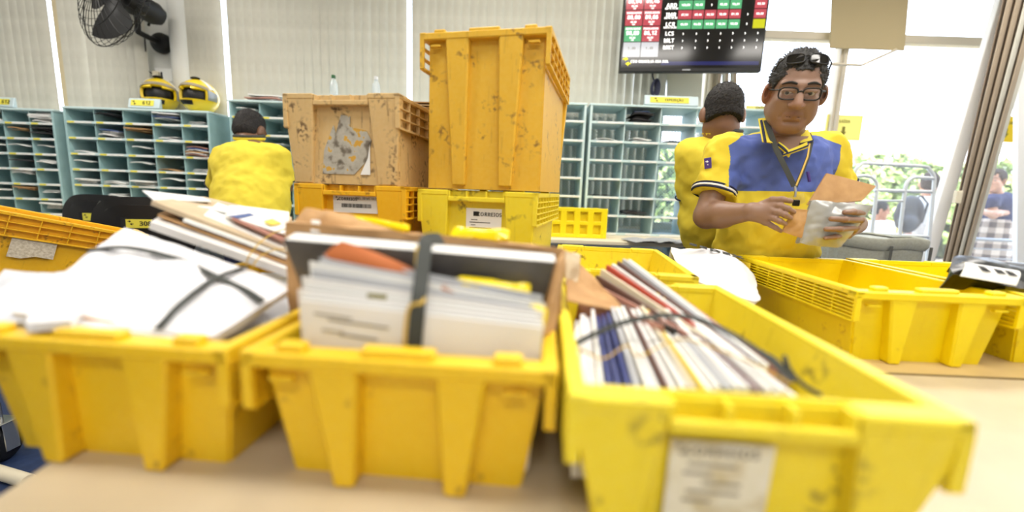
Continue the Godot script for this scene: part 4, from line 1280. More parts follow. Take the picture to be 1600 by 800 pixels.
func build_mail() -> void:
	crumple.seed = 9; crumple.frequency = 0.1; crumple.fractal_octaves = 3
	M.mailer = mat(Color(0.90, 0.90, 0.92), 0.38)
	M.mailer_grey = mat(Color(0.80, 0.81, 0.84), 0.4)
	M.off_white = mat(Color(0.92, 0.91, 0.90), 0.7)
	M.greyish = mat(Color(0.76, 0.77, 0.79), 0.7)
	M.strap = mat(Color(0.25, 0.26, 0.25), 0.85)
	M.rubber = mat(Color(0.82, 0.68, 0.30), 0.6)
	M.book = mottled(0.01, [[0.0, Color(0.26, 0.25, 0.26)], [0.6, Color(0.36, 0.35, 0.35)], [1.0, Color(0.45, 0.40, 0.34)]], 0.45, 3.0, 91)
	M.orange = mat(Color(0.72, 0.40, 0.20), 0.7)
	M.foil = mat(Color(0.92, 0.82, 0.06), 0.15)
	M.red = mat(Color(0.72, 0.28, 0.20), 0.6)
	M.brown = mat(Color(0.42, 0.30, 0.27), 0.6)
	M.mauve = mat(Color(0.62, 0.55, 0.56), 0.6)
	M.blue = mat(Color(0.24, 0.28, 0.52), 0.35)
	M.yellow_paper = mat(Color(0.90, 0.80, 0.35), 0.7)
	# --- the left crate: a big strapped mailer on top of other post
	for k in 4:
		var y := 0.80 + 0.038 * k
		sheet4("mailer", ["lowest", "second lowest", "third", "topmost"][k] + " of the white mailers buried under the big strapped one", "mailer", M.mailer_grey, Vector3(-0.60 - 0.01 * k, y, -0.56), Vector3(-0.40, y, -0.55), Vector3(-0.36, y + 0.01, -0.98), Vector3(-0.58 - 0.01 * k, y + 0.01, -1.0), 0.02, 0.008, 0.0, 8, "mailers buried in the left crate")
	sheet4("magazine", "magazine with a brown edge sticking out under the big white mailer", "magazine", M.kraft, at(72, 490, 0.54), at(332, 532, 0.535), at(380, 470, 0.70), at(150, 440, 0.74), 0.006, 0.004)
	sheet4("mailer", "crumpled white mailer at the left edge, its corner over the crate rim", "mailer", M.mailer_grey, at(-60, 512, 0.54), at(60, 512, 0.54), at(190, 440, 0.72), at(10, 430, 0.76), 0.02, 0.012, 0.012, 24)
	sheet4("mailer", "small white mailer with a rounded flap lying on the left crate rim", "mailer", M.mailer, at(40, 512, 0.50), at(112, 506, 0.51), at(150, 470, 0.58), at(60, 480, 0.58), 0.012, 0.006, 0.004, 16)
	sheet4("envelope", "white envelope edge between the crate rim and the big strapped mailer", "envelope", M.paper, at(118, 512, 0.525), at(300, 536, 0.525), at(350, 480, 0.66), at(150, 470, 0.66), 0.008, 0.0)
	var bl := at(22, 494, 0.545); var br := at(334, 533, 0.53); var tr := at(458, 452, 0.70); var tl := at(196, 360, 0.84)
	var big := sheet4("mailer", "big white plastic mailer crossed by two grey straps on the left crate", "mailer", M.mailer, bl, br, tr, tl, 0.014, 0.022, 0.014, 44, "", 9.0)
	var nn := (br - bl).cross(tl - bl).normalized()
	var on := func(u: float, v: float) -> Vector3:
		return bl.lerp(br, u).lerp(tl.lerp(tr, u), v) + nn * (0.022 * 16.0 * u * (1 - u) * v * (1 - v) + 0.013)
	band("strap", "grey strap lying lengthwise across the big white mailer", "strap", M.strap, [on.call(0.0, 0.60), on.call(0.2, 0.68), on.call(0.5, 0.68), on.call(0.72, 0.62), on.call(0.9, 0.60), on.call(1.0, 0.56)], 0.011, 0.002, nn)
	band("strap", "grey strap running front to back over the big white mailer", "strap", M.strap, [on.call(0.745, -0.02), on.call(0.75, 0.2), on.call(0.755, 0.5), on.call(0.76, 0.75), on.call(0.76, 1.0)], 0.010, 0.002, nn)
	# the leaning pile behind it
	sheet4("newspaper", "thick folded newspaper at the bottom of the leaning pile in the left crate", "newspaper", M.off_white, at(234, 352, 0.86), at(452, 428, 0.80), at(470, 392, 0.98), at(262, 334, 1.04), 0.016, 0.004)
	sheet4("envelope", "kraft edged envelope just above the folded newspaper", "envelope", M.kraft, at(246, 336, 0.90), at(452, 414, 0.815), at(470, 380, 0.99), at(275, 326, 1.06), 0.006, 0.0)
	sheet4("envelope", "white envelope with a grey edge in the middle of the leaning pile", "envelope", M.paper, at(286, 344, 0.87), at(450, 404, 0.82), at(470, 372, 1.0), at(320, 330, 1.02), 0.006, 0.0)
	sheet4("magazine", "dark magazine edge in the middle of the leaning pile", "magazine", M.dark_print, at(280, 340, 0.885), at(448, 398, 0.83), at(468, 368, 1.0), at(320, 326, 1.03), 0.003, 0.0)
	sheet4("envelope", "large beige kraft envelope sloping across the leaning pile", "envelope", M.beige, at(236, 317, 0.90), at(450, 398, 0.83), at(456, 342, 1.06), at(318, 310, 1.10), 0.010, 0.004)
	sheet4("paper_sheet", "white pointed sheet at the top left of the leaning pile", "paper", M.paper, at(240, 313, 0.95), at(330, 315, 1.0), at(318, 309, 1.08), at(222, 298, 1.0), 0.003, 0.004)
	sheet4("envelope", "white envelope below the printed cards on the leaning pile", "envelope", M.paper, at(318, 338, 0.90), at(448, 392, 0.835), at(455, 362, 0.98), at(340, 318, 1.02), 0.006, 0.0)
	sheet4("paper_sheet", "white sheet corner on the beige envelope of the leaning pile", "paper", M.paper, at(308, 323, 0.955), at(420, 346, 0.92), at(420, 328, 1.04), at(330, 318, 1.06), 0.003, 0.0)
	sheet4("printed_card", "white card with a brown edge on the leaning pile", "card", M.blush, at(362, 342, 0.89), at(450, 380, 0.835), at(455, 352, 0.97), at(380, 330, 1.0), 0.006, 0.0)
	sheet4("printed_card", "white card with a yellow stripe on top of the leaning pile", "card", M.paper, at(352, 337, 0.905), at(450, 368, 0.85), at(452, 332, 1.0), at(372, 322, 1.03), 0.004, 0.002)
	var st := sheet4("printed_strip", "narrow blue printed strip lying on the top card of the leaning pile", "strip", M.blue_print, at(358, 338, 0.90), at(372, 341, 0.89), at(412, 335, 0.965), at(400, 332, 0.97), 0.002, 0.0, 0.0, 3)
	st = sheet4("printed_strip", "narrow yellow printed strip on the top card of the leaning pile", "strip", M.yellow_paper, at(412, 346, 0.885), at(424, 352, 0.875), at(440, 349, 0.90), at(425, 342, 0.91), 0.002, 0.0, 0.0, 3)
	band("rubber_band", "upper yellow rubber band looped over the leaning pile", "rubber band", M.rubber, [at(452, 356, 0.84), at(432, 362, 0.845), at(412, 374, 0.83), at(398, 388, 0.81), at(388, 402, 0.80), at(385, 414, 0.80)], 0.0, 0.0014, Vector3.UP)
	band("rubber_band", "lower yellow rubber band looped over the leaning pile", "rubber band", M.rubber, [at(450, 388, 0.81), at(430, 390, 0.81), at(412, 397, 0.80), at(400, 408, 0.79), at(394, 420, 0.785)], 0.0, 0.0014, Vector3.UP)
	# --- the middle crate: an upright strapped bundle
	var tops := [[470, 468, 848, 512], [474, 460, 850, 505], [466, 452, 846, 498], [480, 442, 840, 492], [472, 432, 850, 486], [488, 420, 836, 480], [484, 408, 852, 474], [500, 402, 830, 466], [506, 396, 848, 462]]
	for k in tops.size():
		var q: Array = tops[k]
		var d := 0.508 + 0.0065 * k
		var a := at(q[0], q[1], d + 0.012); var c := at(q[2], q[3], d - 0.006)
		var lab: String = ["front white letter sheet of the middle bundle, with faint print", "second white sheet from the front of the middle bundle", "third white sheet from the front of the middle bundle", "fourth white sheet from the front of the middle bundle", "white sheet halfway back in the middle bundle", "sixth white sheet from the front of the middle bundle", "seventh white sheet from the front of the middle bundle", "eighth sheet from the front of the middle bundle, greyish", "rearmost grey-white sheet before the dark book in the middle bundle"][k]
		var o := sheet4("letter_sheet", lab, "letter", [M.off_white, M.paper, M.off_white, M.paper, M.off_white, M.greyish, M.paper, M.greyish, M.greyish][k], down(a, 0.786, Vector3(0.01, 0, 0)), down(c, 0.786, Vector3(-0.012, 0, 0)), c, a, 0.003, 0.004, 0.0015, 12, "letters of the middle bundle", 3.0)
		if k == 0:
			for j in 9:
				var b := Mb.new()
				b.box(Vector3.ZERO, Vector3([0.05, 0.08, 0.03, 0.06, 0.04, 0.03, 0.05, 0.07, 0.03][j], 0.0022, 0.0005))
				var p := at([520, 560, 520, 780, 782, 790, 560, 730, 800][j], [494, 506, 518, 520, 530, 541, 527, 513, 550][j], 0.509)
				part(o, "printed_line", b, M.grey_print, p - o.position).rotation_degrees = Vector3(0, -5, -5)
	sheet4("green_tab", "small green tab sticking up among the white letter sheets", "tab", M.olive, at(574, 466, 0.528), at(604, 470, 0.528), at(604, 461, 0.53), at(574, 458, 0.53), 0.002, 0.0, 0.0, 2)
	sheet4("envelope", "orange-brown padded envelope sticking up diagonally beside the dark book", "envelope", M.orange, at(508, 400, 0.572), at(640, 444, 0.566), at(656, 428, 0.572), at(536, 378, 0.58), 0.012, 0.006)
	sheet4("envelope", "thin orange envelope edge right of the grey strap", "envelope", M.orange, at(690, 452, 0.548), at(800, 490, 0.545), at(802, 482, 0.547), at(692, 444, 0.55), 0.004, 0.0)
	sheet4("foil_wrapper", "shiny yellow foil wrapper lying before the dark book", "wrapper", M.foil, at(712, 452, 0.566), at(826, 466, 0.562), at(828, 446, 0.572), at(716, 438, 0.574), 0.012, 0.006, 0.008, 20)
	sheet4("foil_wrapper", "yellow and orange foil piece at the right end of the middle bundle", "wrapper", M.foil, at(826, 502, 0.535), at(852, 512, 0.535), at(850, 482, 0.545), at(830, 478, 0.545), 0.01, 0.004, 0.006, 14)
	var book := thing("dark_book", "thick dark grey book standing behind the letters in the middle crate", "book", Vector3.ZERO)
	var c0 := at(441, 374, 0.585); var c1 := at(868, 410, 0.575)
	var lean := Vector3(0.0, 0.0, 0.10)
	var b0 := down(c0, 0.81, Vector3(0.058, 0, -0.055)); var b1 := down(c1, 0.81, Vector3(-0.045, 0, -0.055))
	var bn := (c1 - c0).cross(c0 - b0).normalized()
	if bn.z < 0: bn = -bn
	var bk := Mb.new()
	bk.hexa([b0, b1, b1 - bn * 0.003, b0 - bn * 0.003, c0, c1, c1 - bn * 0.003, c0 - bn * 0.003], 0.0006)
	part(book, "front_cover", bk, M.book)
	bk = Mb.new()
	var up_ := (c0 - b0).normalized() * 0.001
	bk.hexa([b0 - bn * 0.003, b1 - bn * 0.003, b1 - bn * 0.034, b0 - bn * 0.034, c0 - up_ - bn * 0.003, c1 - up_ - bn * 0.003, c1 - up_ - bn * 0.034, c0 - up_ - bn * 0.034], 0.001)
	part(book, "page_block", bk, M.white)
	bk = Mb.new()
	bk.hexa([b0 - bn * 0.034, b1 - bn * 0.034, b1 - bn * 0.037, b0 - bn * 0.037, c0 - bn * 0.034, c1 - bn * 0.034, c1 - bn * 0.037, c0 - bn * 0.037], 0.0006)
	part(book, "back_cover", bk, M.book)
	for k in 4:
		var b := Mb.new()
		b.box(Vector3.ZERO, Vector3([0.022, 0.006, 0.02, 0.012][k], [0.006, 0.03, 0.005, 0.012][k], 0.001))
		part(book, "cover_print", b, M.greyish, c0.lerp(b0, 0.22 + 0.05 * k).lerp(c1.lerp(b1, 0.22 + 0.05 * k), 0.07) + bn * 0.0012)
	var yb := Mb.new()
	yb.box(Vector3.ZERO, Vector3(0.018, 0.022, 0.001))
	part(book, "yellow_print", yb, M.yellow_paper, c0.lerp(c1, 0.135).lerp(b0.lerp(b1, 0.135), 0.18) + bn * 0.0012)
	sheet4("envelope", "brown kraft padded envelope standing behind the dark book", "envelope", M.kraft, down(at(455, 348, 0.70), 0.80), down(at(880, 392, 0.69), 0.80), at(880, 388, 0.69), at(452, 346, 0.70), 0.03, 0.012, 0.010, 26)
	sheet4("kraft_wrapper", "crumpled kraft wrapper with white tape at the top left behind the dark book", "wrapper", M.kraft, at(455, 352, 0.715), at(640, 372, 0.70), at(560, 342, 0.76), at(478, 328, 0.75), 0.008, 0.004, 0.012, 22)
	sheet4("tape_strip", "short strip of white tape on the crumpled kraft wrapper", "tape", M.white, at(486, 362, 0.682), at(499, 363, 0.682), at(500, 345, 0.695), at(487, 344, 0.695), 0.002, 0.0, 0.0, 3)
	sheet4("foil_wrapper", "thin shiny yellow foil strip along the top of the kraft wrapper", "wrapper", M.foil, at(506, 340, 0.76), at(640, 362, 0.73), at(640, 354, 0.74), at(512, 332, 0.77), 0.006, 0.004, 0.006, 18)
	sheet4("foil_wrapper", "yellow green foil roll lying behind the book in front of the stack", "wrapper", M.foil, at(704, 372, 0.76), at(795, 378, 0.74), at(796, 364, 0.76), at(712, 358, 0.78), 0.012, 0.005, 0.006, 18)
	sheet4("kraft_wrapper", "kraft paper wrapper folded over the right end of the middle bundle", "wrapper", M.kraft, at(846, 524, 0.545), at(864, 520, 0.60), at(882, 390, 0.70), at(872, 410, 0.58), 0.004, 0.004, 0.008, 18)
	band("strap", "dark grey strap round the upright bundle in the middle crate", "strap", M.strap, [at(690, 372, 0.66), at(668, 374, 0.60), at(664, 388, 0.574), at(659, 430, 0.535), at(654, 470, 0.505), at(649, 520, 0.500), at(646, 560, 0.500), at(645, 590, 0.500)], 0.019, 0.002, Vector3(0.15, 0.35, 1).normalized())
	band("rubber_band", "thin yellow rubber band beside the dark grey strap", "rubber band", M.rubber, [at(652, 384, 0.572), at(651, 420, 0.56), at(662, 440, 0.54), at(662, 470, 0.503), at(640, 480, 0.500), at(633, 520, 0.498), at(631, 560, 0.498)], 0.004, 0.0012, Vector3(0.1, 0.35, 1).normalized())
	# --- the nearest crate: two fanned bundles standing on edge
	var fan := [[900, 612, 903, 500, "mailer"], [914, 618, 912, 492, "mailer"], [930, 622, 930, 490, "mailer"], [942, 612, 946, 486, "white"], [955, 616, 958, 488, "blue"], [968, 618, 964, 490, "blue"], [984, 618, 970, 490, "blue"], [1000, 616, 972, 482, "grey"], [1016, 612, 970, 478, "white"], [1030, 612, 978, 476, "white"], [1044, 610, 986, 478, "dark"], [1056, 612, 992, 480, "white"], [1070, 610, 998, 480, "white"], [1084, 606, 1004, 481, "cream"], [1098, 606, 1012, 482, "yellow"], [1110, 606, 1020, 483, "white"], [1124, 608, 1026, 484, "white"], [1140, 608, 1034, 485, "grey"], [1154, 608, 1042, 486, "white"], [1170, 610, 1050, 488, "white"], [1188, 611, 1058, 490, "lilac"], [1206, 613, 1064, 491, "white"], [1224, 615, 1072, 493, "white"], [1242, 618, 1080, 496, "white"]]
	var mats := {"mailer": M.mailer, "white": M.paper, "blue": M.blue, "grey": M.greyish, "dark": M.brown, "cream": M.cream, "yellow": M.yellow_paper, "lilac": M.mauve}
	var ord := ["first", "second", "third", "fourth", "fifth", "sixth", "seventh", "eighth", "ninth", "tenth", "eleventh", "twelfth", "thirteenth", "fourteenth", "fifteenth", "sixteenth", "seventeenth", "eighteenth", "nineteenth", "twentieth", "twenty-first", "twenty-second", "twenty-third", "last"]
	for k in fan.size():
		var q: Array = fan[k]
		var a := at(q[0] + rng.randf_range(-2, 2), q[1] + rng.randf_range(-8, 2), 0.462); var c := at(903 + 7.7 * k, q[3] + rng.randf_range(-4, 5), 0.70)
		var dx := 0.035 * (k / 23.0 - 0.35)
		sheet4("mail_envelope", "%s envelope standing on edge in the nearest crate, %s from the left" % [{"mailer": "crinkled white plastic", "white": "white", "blue": "dark blue plastic", "grey": "grey", "dark": "brown", "cream": "cream", "yellow": "yellow", "lilac": "lilac grey"}[q[4]], ord[k]], "envelope", mats[q[4]], down(a, 0.80, Vector3(-dx * 0.6, 0, -0.01)), down(c, 0.80, Vector3(-dx * 0.6, 0, 0)), c, a, 0.005 if q[4] != "mailer" else 0.009, 0.004 * (1 if k % 2 else -1), 0.004 if q[4] in ["mailer", "blue"] else 0.0012, 14, "envelopes in the nearest crate", 6.0)
	var mags := [[1236, 586, 1000, 420, "lilac"], [1215, 574, 978, 412, "mauve"], [1200, 570, 962, 405, "white"], [1186, 566, 950, 404, "greyish"], [1170, 558, 944, 408, "brown"], [1150, 548, 938, 412, "white"], [1132, 538, 930, 414, "red"], [1112, 532, 924, 420, "off"], [1094, 528, 920, 430, "brown"], [1074, 520, 914, 440, "mauve"], [1058, 514, 910, 452, "dark"], [1036, 508, 908, 464, "mauve"]]
	var mm := {"lilac": M.mauve, "mauve": M.blush, "white": M.paper, "greyish": M.greyish, "brown": M.brown, "red": M.red, "off": M.cream, "dark": M.dark_print}
	for k in mags.size():
		var q: Array = mags[k]
		var a := at(q[0], q[1], 0.585 + 0.002 * k); var c := at(1000 - 8.4 * k, q[3], 0.90 - 0.006 * k)
		sheet4("bound_magazine", "%s magazine in the rear bundle of the nearest crate, %s from the top" % [{"lilac": "lilac grey", "mauve": "reddish beige", "white": "white", "greyish": "grey", "brown": "brown", "red": "red and orange", "off": "cream", "dark": "dark"}[q[4]], ord[k]], "magazine", mm[q[4]], down(a, maxf(0.80, a.y - 0.14), Vector3(-0.02, 0, 0.0)), down(c, maxf(0.80, c.y - 0.14), Vector3(-0.02, 0, 0)), c, a, 0.006, 0.0, 0.002, 10, "magazines in the nearest crate", 6.0)
	sheet4("kraft_flap", "torn kraft paper flap at the back left of the nearest crate", "wrapper", M.kraft, at(886, 470, 0.70), at(985, 492, 0.70), at(912, 418, 0.86), at(886, 398, 0.80), 0.003, -0.018, 0.010, 22)
	sheet4("kraft_flap", "pale crumpled paper corner standing over the kraft flap", "wrapper", M.beige, at(884, 445, 0.74), at(903, 440, 0.78), at(906, 398, 0.86), at(882, 392, 0.78), 0.003, 0.01, 0.012, 18)
	band("strap", "thin grey strap arching over the fanned envelopes in the nearest crate", "strap", M.strap, [at(894, 540, 0.56), at(925, 524, 0.57), at(965, 507, 0.575), at(1010, 496, 0.58), at(1055, 493, 0.58), at(1100, 502, 0.57), at(1150, 526, 0.54), at(1200, 560, 0.51), at(1240, 596, 0.485)], 0.008, 0.002, Vector3(0, 0.8, 0.6))
	band("elastic_cord", "thin olive elastic cord across the envelopes below the grey strap", "cord", M.rubber, [at(895, 540, 0.553), at(920, 552, 0.53), at(945, 560, 0.52), at(980, 540, 0.535), at(1000, 556, 0.522), at(1060, 530, 0.545), at(1120, 545, 0.525), at(1180, 570, 0.50), at(1235, 600, 0.478)], 0.0, 0.0012, Vector3.UP)
	band("rubber_band", "pale rubber band round the rear bundle of magazines", "rubber band", M.rubber, [at(985, 440, 0.83), at(1000, 452, 0.80), at(1020, 458, 0.77), at(1036, 462, 0.755), at(1038, 472, 0.74)], 0.0, 0.002, Vector3.UP)
	band("cable_tie", "dark cable with a buckle lying at the right side of the nearest crate", "cable", M.strap, [at(1180, 545, 0.56), at(1210, 562, 0.54), at(1228, 580, 0.52), at(1226, 558, 0.515), at(1232, 575, 0.505), at(1245, 592, 0.495), at(1262, 606, 0.485), at(1284, 618, 0.475)], 0.0, 0.0032, Vector3.UP)
	# --- the sack between the crates and the black parcel
	var bag := sheet4("plastic_sack", "white printed plastic sack lying between the two rear yellow crates", "sack", M.mailer, at(1084, 452, 1.12), at(1176, 484, 1.06), at(1166, 428, 1.42), at(1046, 396, 1.52), 0.05, 0.05, 0.02, 30, "", 5.0)
	var b0_ := at(1084, 452, 1.12); var b1_ := at(1176, 484, 1.06); var b2_ := at(1166, 428, 1.42); var b3_ := at(1046, 396, 1.52)
	var bx := (b1_.lerp(b2_, 0.7) - b0_.lerp(b3_, 0.7)).normalized()
	var bn2 := (b1_ - b0_).cross(b3_ - b0_).normalized()
	letters(bag, "SEDEX", 0.055, M.strap, Transform3D(Basis(bx, bn2.cross(bx), bn2), b0_.lerp(b1_, 0.42).lerp(b3_.lerp(b2_, 0.42), 0.60) + bn2 * 0.080 - bag.position), "Droid Sans", "printed_word", true)
	var pr := sheet4("black_parcel", "black plastic parcel with a white barcode label in the right crate", "parcel", M.black_plastic, at(1478, 440, 1.05), at(1640, 468, 1.03), at(1622, 428, 1.14), at(1487, 413, 1.14), 0.05, 0.016, 0.012, 24, "", 8.0)
	var lab_c := [at(1495, 436, 1.015), at(1582, 451, 1.005), at(1581, 427, 1.06), at(1498, 414, 1.07)]
	var lx: Vector3 = (lab_c[1] - lab_c[0]).normalized(); var ly: Vector3 = (lab_c[3] - lab_c[0]).normalized()
	var lz := lx.cross(ly).normalized()
	var lb := Mb.new()
	lb.patch(8, 6, func(u, v): return lab_c[0].lerp(lab_c[1], u).lerp(lab_c[3].lerp(lab_c[2], u), v) + lz * (0.010 + 0.014 * sin(PI * v)) - pr.position, 0.0012)
	var la := part(pr, "paper_label", lb, M.paper)
	for k in 3:
		var ub: float = [0.34, 0.62, 0.82][k]
		bars(la, Vector3.ZERO, 0.021, [0.022, 0.018, 0.020][k], 9, 5 + k)
		var bar: Node3D = la.get_child(la.get_child_count() - 1)
		bar.transform = Transform3D(Basis(lx, lz.cross(lx), lz), lab_c[0].lerp(lab_c[1], ub).lerp(lab_c[3].lerp(lab_c[2], ub), 0.42) + lz * 0.0245 - pr.position)
	# --- inserts on the bright crate's lattice
	var ins := Mb.new()
	ins.box(Vector3.ZERO, Vector3(0.002, 0.055, 0.055))
	single("label_insert", ins, M.notice_deep, "faded label insert clipped to the side lattice of the empty bright crate", "label", "", Vector3(0.8165, 0.91, -1.435))
	# cardboard lying on the grimy crate
	for k in 3:
		sheet4("cardboard_sheet", ["lowest cardboard sheet on the grimy crate", "middle cardboard sheet on the grimy crate", "topmost cardboard sheet on the grimy crate, leaning on the tall one"][k], "cardboard", M.kraft if k != 1 else M.beige, Vector3(-0.50, 1.424 + 0.007 * k, -1.47), Vector3(-0.285, 1.428 + 0.009 * k, -1.50), Vector3(-0.255, 1.432 + 0.011 * k, -1.76), Vector3(-0.46, 1.424 + 0.007 * k, -1.78), 0.004, 0.0)

# ------------------------------------------------------------------ people: smooth unions of tapered limbs, meshed as surface nets
class Sdf:
	var kind := PackedInt32Array()      # 0 limb, 1 ellipsoid, 2 cut limb, 3 half space kept, 4 cut ellipsoid
	var a := PackedVector3Array()
	var b := PackedVector3Array()
	var ra := PackedFloat32Array()
	var rb := PackedFloat32Array()
	var k := PackedFloat32Array()
	var bas: Array[Basis] = []
	var wob: FastNoiseLite = null
	var wob_amp := 0.0
	var wob_freq := 1.0
	var lo := Vector3.ONE * 1e9
	var hi := Vector3.ONE * -1e9

	func limb(p: Vector3, q: Vector3, r: float, s: float, kk := 0.03, cut := false) -> void:
		kind.append(2 if cut else 0); a.append(p); b.append(q); ra.append(r); rb.append(s); k.append(kk); bas.append(Basis())
		if not cut:
			var m := Vector3.ONE * (maxf(r, s) + 0.015)
			lo = lo.min(p.min(q) - m); hi = hi.max(p.max(q) + m)

	func chain(ps: Array, rs: Array, kk := 0.02) -> void:
		for i in ps.size() - 1: limb(ps[i], ps[i + 1], rs[i], rs[i + 1], kk)

	func egg(p: Vector3, r: Vector3, kk := 0.03, turn := Basis(), cut := false) -> void:
		kind.append(4 if cut else 1); a.append(p); b.append(r); ra.append(0); rb.append(0); k.append(kk); bas.append(turn.inverse())
		if not cut:
			var m := Vector3.ONE * (maxf(r.x, maxf(r.y, r.z)) + 0.015)
			lo = lo.min(p - m); hi = hi.max(p + m)

	func keep(p: Vector3, n: Vector3, kk := 0.004) -> void:   # keep what lies on the side n points away from
		kind.append(3); a.append(p); b.append(n.normalized()); ra.append(0); rb.append(0); k.append(kk); bas.append(Basis())

	func begin() -> void:   # what follows, up to done(), is shaped on its own and then joined
		kind.append(5); a.append(Vector3.ZERO); b.append(Vector3.ZERO); ra.append(0); rb.append(0); k.append(0.01); bas.append(Basis())

	func done(kk := 0.03) -> void:
		kind.append(6); a.append(Vector3.ZERO); b.append(Vector3.ZERO); ra.append(0); rb.append(0); k.append(kk); bas.append(Basis())

	func near(p: Vector3, r: float) -> PackedInt32Array:   # the pieces that matter within r of p
		var out := PackedInt32Array()
		for i in kind.size():
			if kind[i] == 3 or kind[i] > 4: out.append(i); continue
			var e: float
			if kind[i] == 0 or kind[i] == 2:
				var pa := p - a[i]; var ba := b[i] - a[i]
				var h := clampf(pa.dot(ba) / maxf(ba.length_squared(), 1e-9), 0.0, 1.0)
				e = (pa - ba * h).length() - maxf(ra[i], rb[i])
			else:
				e = (p - a[i]).length() - maxf(b[i].x, maxf(b[i].y, b[i].z))
			if e < r + k[i] * 2.0 + 0.01: out.append(i)
		return out

	func at(p: Vector3, which: PackedInt32Array) -> float:
		var d := 1e3
		var stash := 1e3
		for i in which:
			var e: float
			match kind[i]:
				5:
					stash = d; d = 1e3
					continue
				6:
					e = d; d = stash
				0, 2:
					var pa := p - a[i]; var ba := b[i] - a[i]
					var h := clampf(pa.dot(ba) / maxf(ba.length_squared(), 1e-9), 0.0, 1.0)
					e = (pa - ba * h).length() - lerpf(ra[i], rb[i], h)
				1, 4:
					var q := bas[i] * (p - a[i]); var r := b[i]
					var s := q / r
					var k0 := s.length(); var k1 := (s / r).length()
					e = k0 * (k0 - 1.0) / maxf(k1, 1e-6) if k0 > 1e-4 else -minf(r.x, minf(r.y, r.z))
				3:
					d = maxf(d, (p - a[i]).dot(b[i]))
					continue
			var kk := k[i]
			if kind[i] == 2 or kind[i] == 4:
				var h := clampf(0.5 - 0.5 * (d + e) / kk, 0.0, 1.0)
				d = lerpf(d, -e, h) + kk * h * (1.0 - h)
			elif e - d < kk:
				var h := clampf(0.5 + 0.5 * (d - e) / kk, 0.0, 1.0)
				d = lerpf(d, e, h) - kk * h * (1.0 - h)
		if wob: d += wob_amp * wob.get_noise_3d(p.x * wob_freq, p.y * wob_freq, p.z * wob_freq)
		return d

	func mesh_into(m: Mb, cell: float, o := Vector3.ZERO, clip_lo := Vector3.ONE * -1e9, clip_hi := Vector3.ONE * 1e9, uv_of = null, color_of = null) -> void:
		var l := lo.max(clip_lo); var g := hi.min(clip_hi)
		var nb := Vector3i(((g - l) / (cell * 4.0)).ceil()) + Vector3i.ONE
		var n := nb * 4 + Vector3i.ONE
		var val := PackedFloat32Array()
		val.resize(n.x * n.y * n.z)
		val.fill(1e6)
		var sx := 1; var sy := n.x; var sz := n.x * n.y
		var blocks := []
		var reach := cell * 4.0 * 0.87 * 1.25 + 0.02
		for bz in nb.z:
			for by in nb.y:
				for bx in nb.x:
					var c := l + (Vector3(bx, by, bz) * 4.0 + Vector3.ONE * 2.0) * cell
					var which := near(c, cell * 3.6)
					if which.is_empty() or absf(at(c, which)) > reach: continue
					blocks.append(Vector3i(bx, by, bz) * 4)
					for z in 5:
						for y in 5:
							var row := (bz * 4 + z) * sz + (by * 4 + y) * sy + bx * 4
							for x in 5:
								if val[row + x] > 1e5: val[row + x] = at(l + Vector3(bx * 4 + x, by * 4 + y, bz * 4 + z) * cell, which)
		var id := {}
		var p := PackedVector3Array()
		for q: Vector3i in blocks:
			for z in 4:
				for y in 4:
					for x in 4:
						var i := (q.z + z) * sz + (q.y + y) * sy + q.x + x
						var cs := [val[i], val[i + 1], val[i + sy], val[i + sy + 1], val[i + sz], val[i + sz + 1], val[i + sz + sy], val[i + sz + sy + 1]]
						var neg := 0
						for cv in cs:
							if cv < 0.0: neg += 1
						if neg == 0 or neg == 8: continue
						var sum := Vector3.ZERO; var cnt := 0
						for e in [[0, 1], [2, 3], [4, 5], [6, 7], [0, 2], [1, 3], [4, 6], [5, 7], [0, 4], [1, 5], [2, 6], [3, 7]]:
							var u: float = cs[e[0]]; var w: float = cs[e[1]]
							if (u < 0.0) == (w < 0.0): continue
							var t := u / (u - w)
							sum += Vector3(e[0] & 1, (e[0] >> 1) & 1, e[0] >> 2).lerp(Vector3(e[1] & 1, (e[1] >> 1) & 1, e[1] >> 2), t)
							cnt += 1
						id[i] = p.size()
						p.append(l + (Vector3(q.x + x, q.y + y, q.z + z) + sum / cnt) * cell)
		var tr := PackedInt32Array()
		for i: int in id:
			for ax in 3:
				var s: int = [sx, sy, sz][ax]; var u: int = [sy, sz, sx][ax]; var w: int = [sz, sx, sy][ax]
				if i + s >= val.size() or val[i + s] > 1e5: continue
				var f0 := val[i] < 0.0; var f1 := val[i + s] < 0.0
				if f0 == f1 or not (id.has(i - u) and id.has(i - w) and id.has(i - u - w)): continue
				var c0: int = id[i]; var c1: int = id[i - u]; var c2: int = id[i - u - w]; var c3: int = id[i - w]
				if f0: tr.append_array([c0, c1, c2, c0, c2, c3])
				else: tr.append_array([c0, c2, c1, c0, c3, c2])
		if p.is_empty(): return
		var nor := PackedVector3Array()
		nor.resize(p.size())
		for t in range(0, tr.size(), 3):
			var fn := (p[tr[t + 1]] - p[tr[t]]).cross(p[tr[t + 2]] - p[tr[t]])
			for c in 3: nor[tr[t + c]] += fn
		for t in range(0, tr.size(), 3):
			for c in [0, 2, 1]:
				var v := tr[t + c]
				m.v.append(p[v] - o); m.n.append(nor[v].normalized())
				m.uv.append(uv_of.call(p[v]) if uv_of != null else Vector2.ZERO)
				m.col.append(color_of.call(p[v]) if color_of != null else Color.WHITE)

func skin_color(base: Color, lips: Array) -> Callable:
	return func(p: Vector3) -> Color:
		var c := base
		for q in lips:
			c = c.lerp(q[2], clampf(1.6 - p.distance_to(q[0]) / q[1], 0, 1) * 0.8)
		return c.srgb_to_linear()

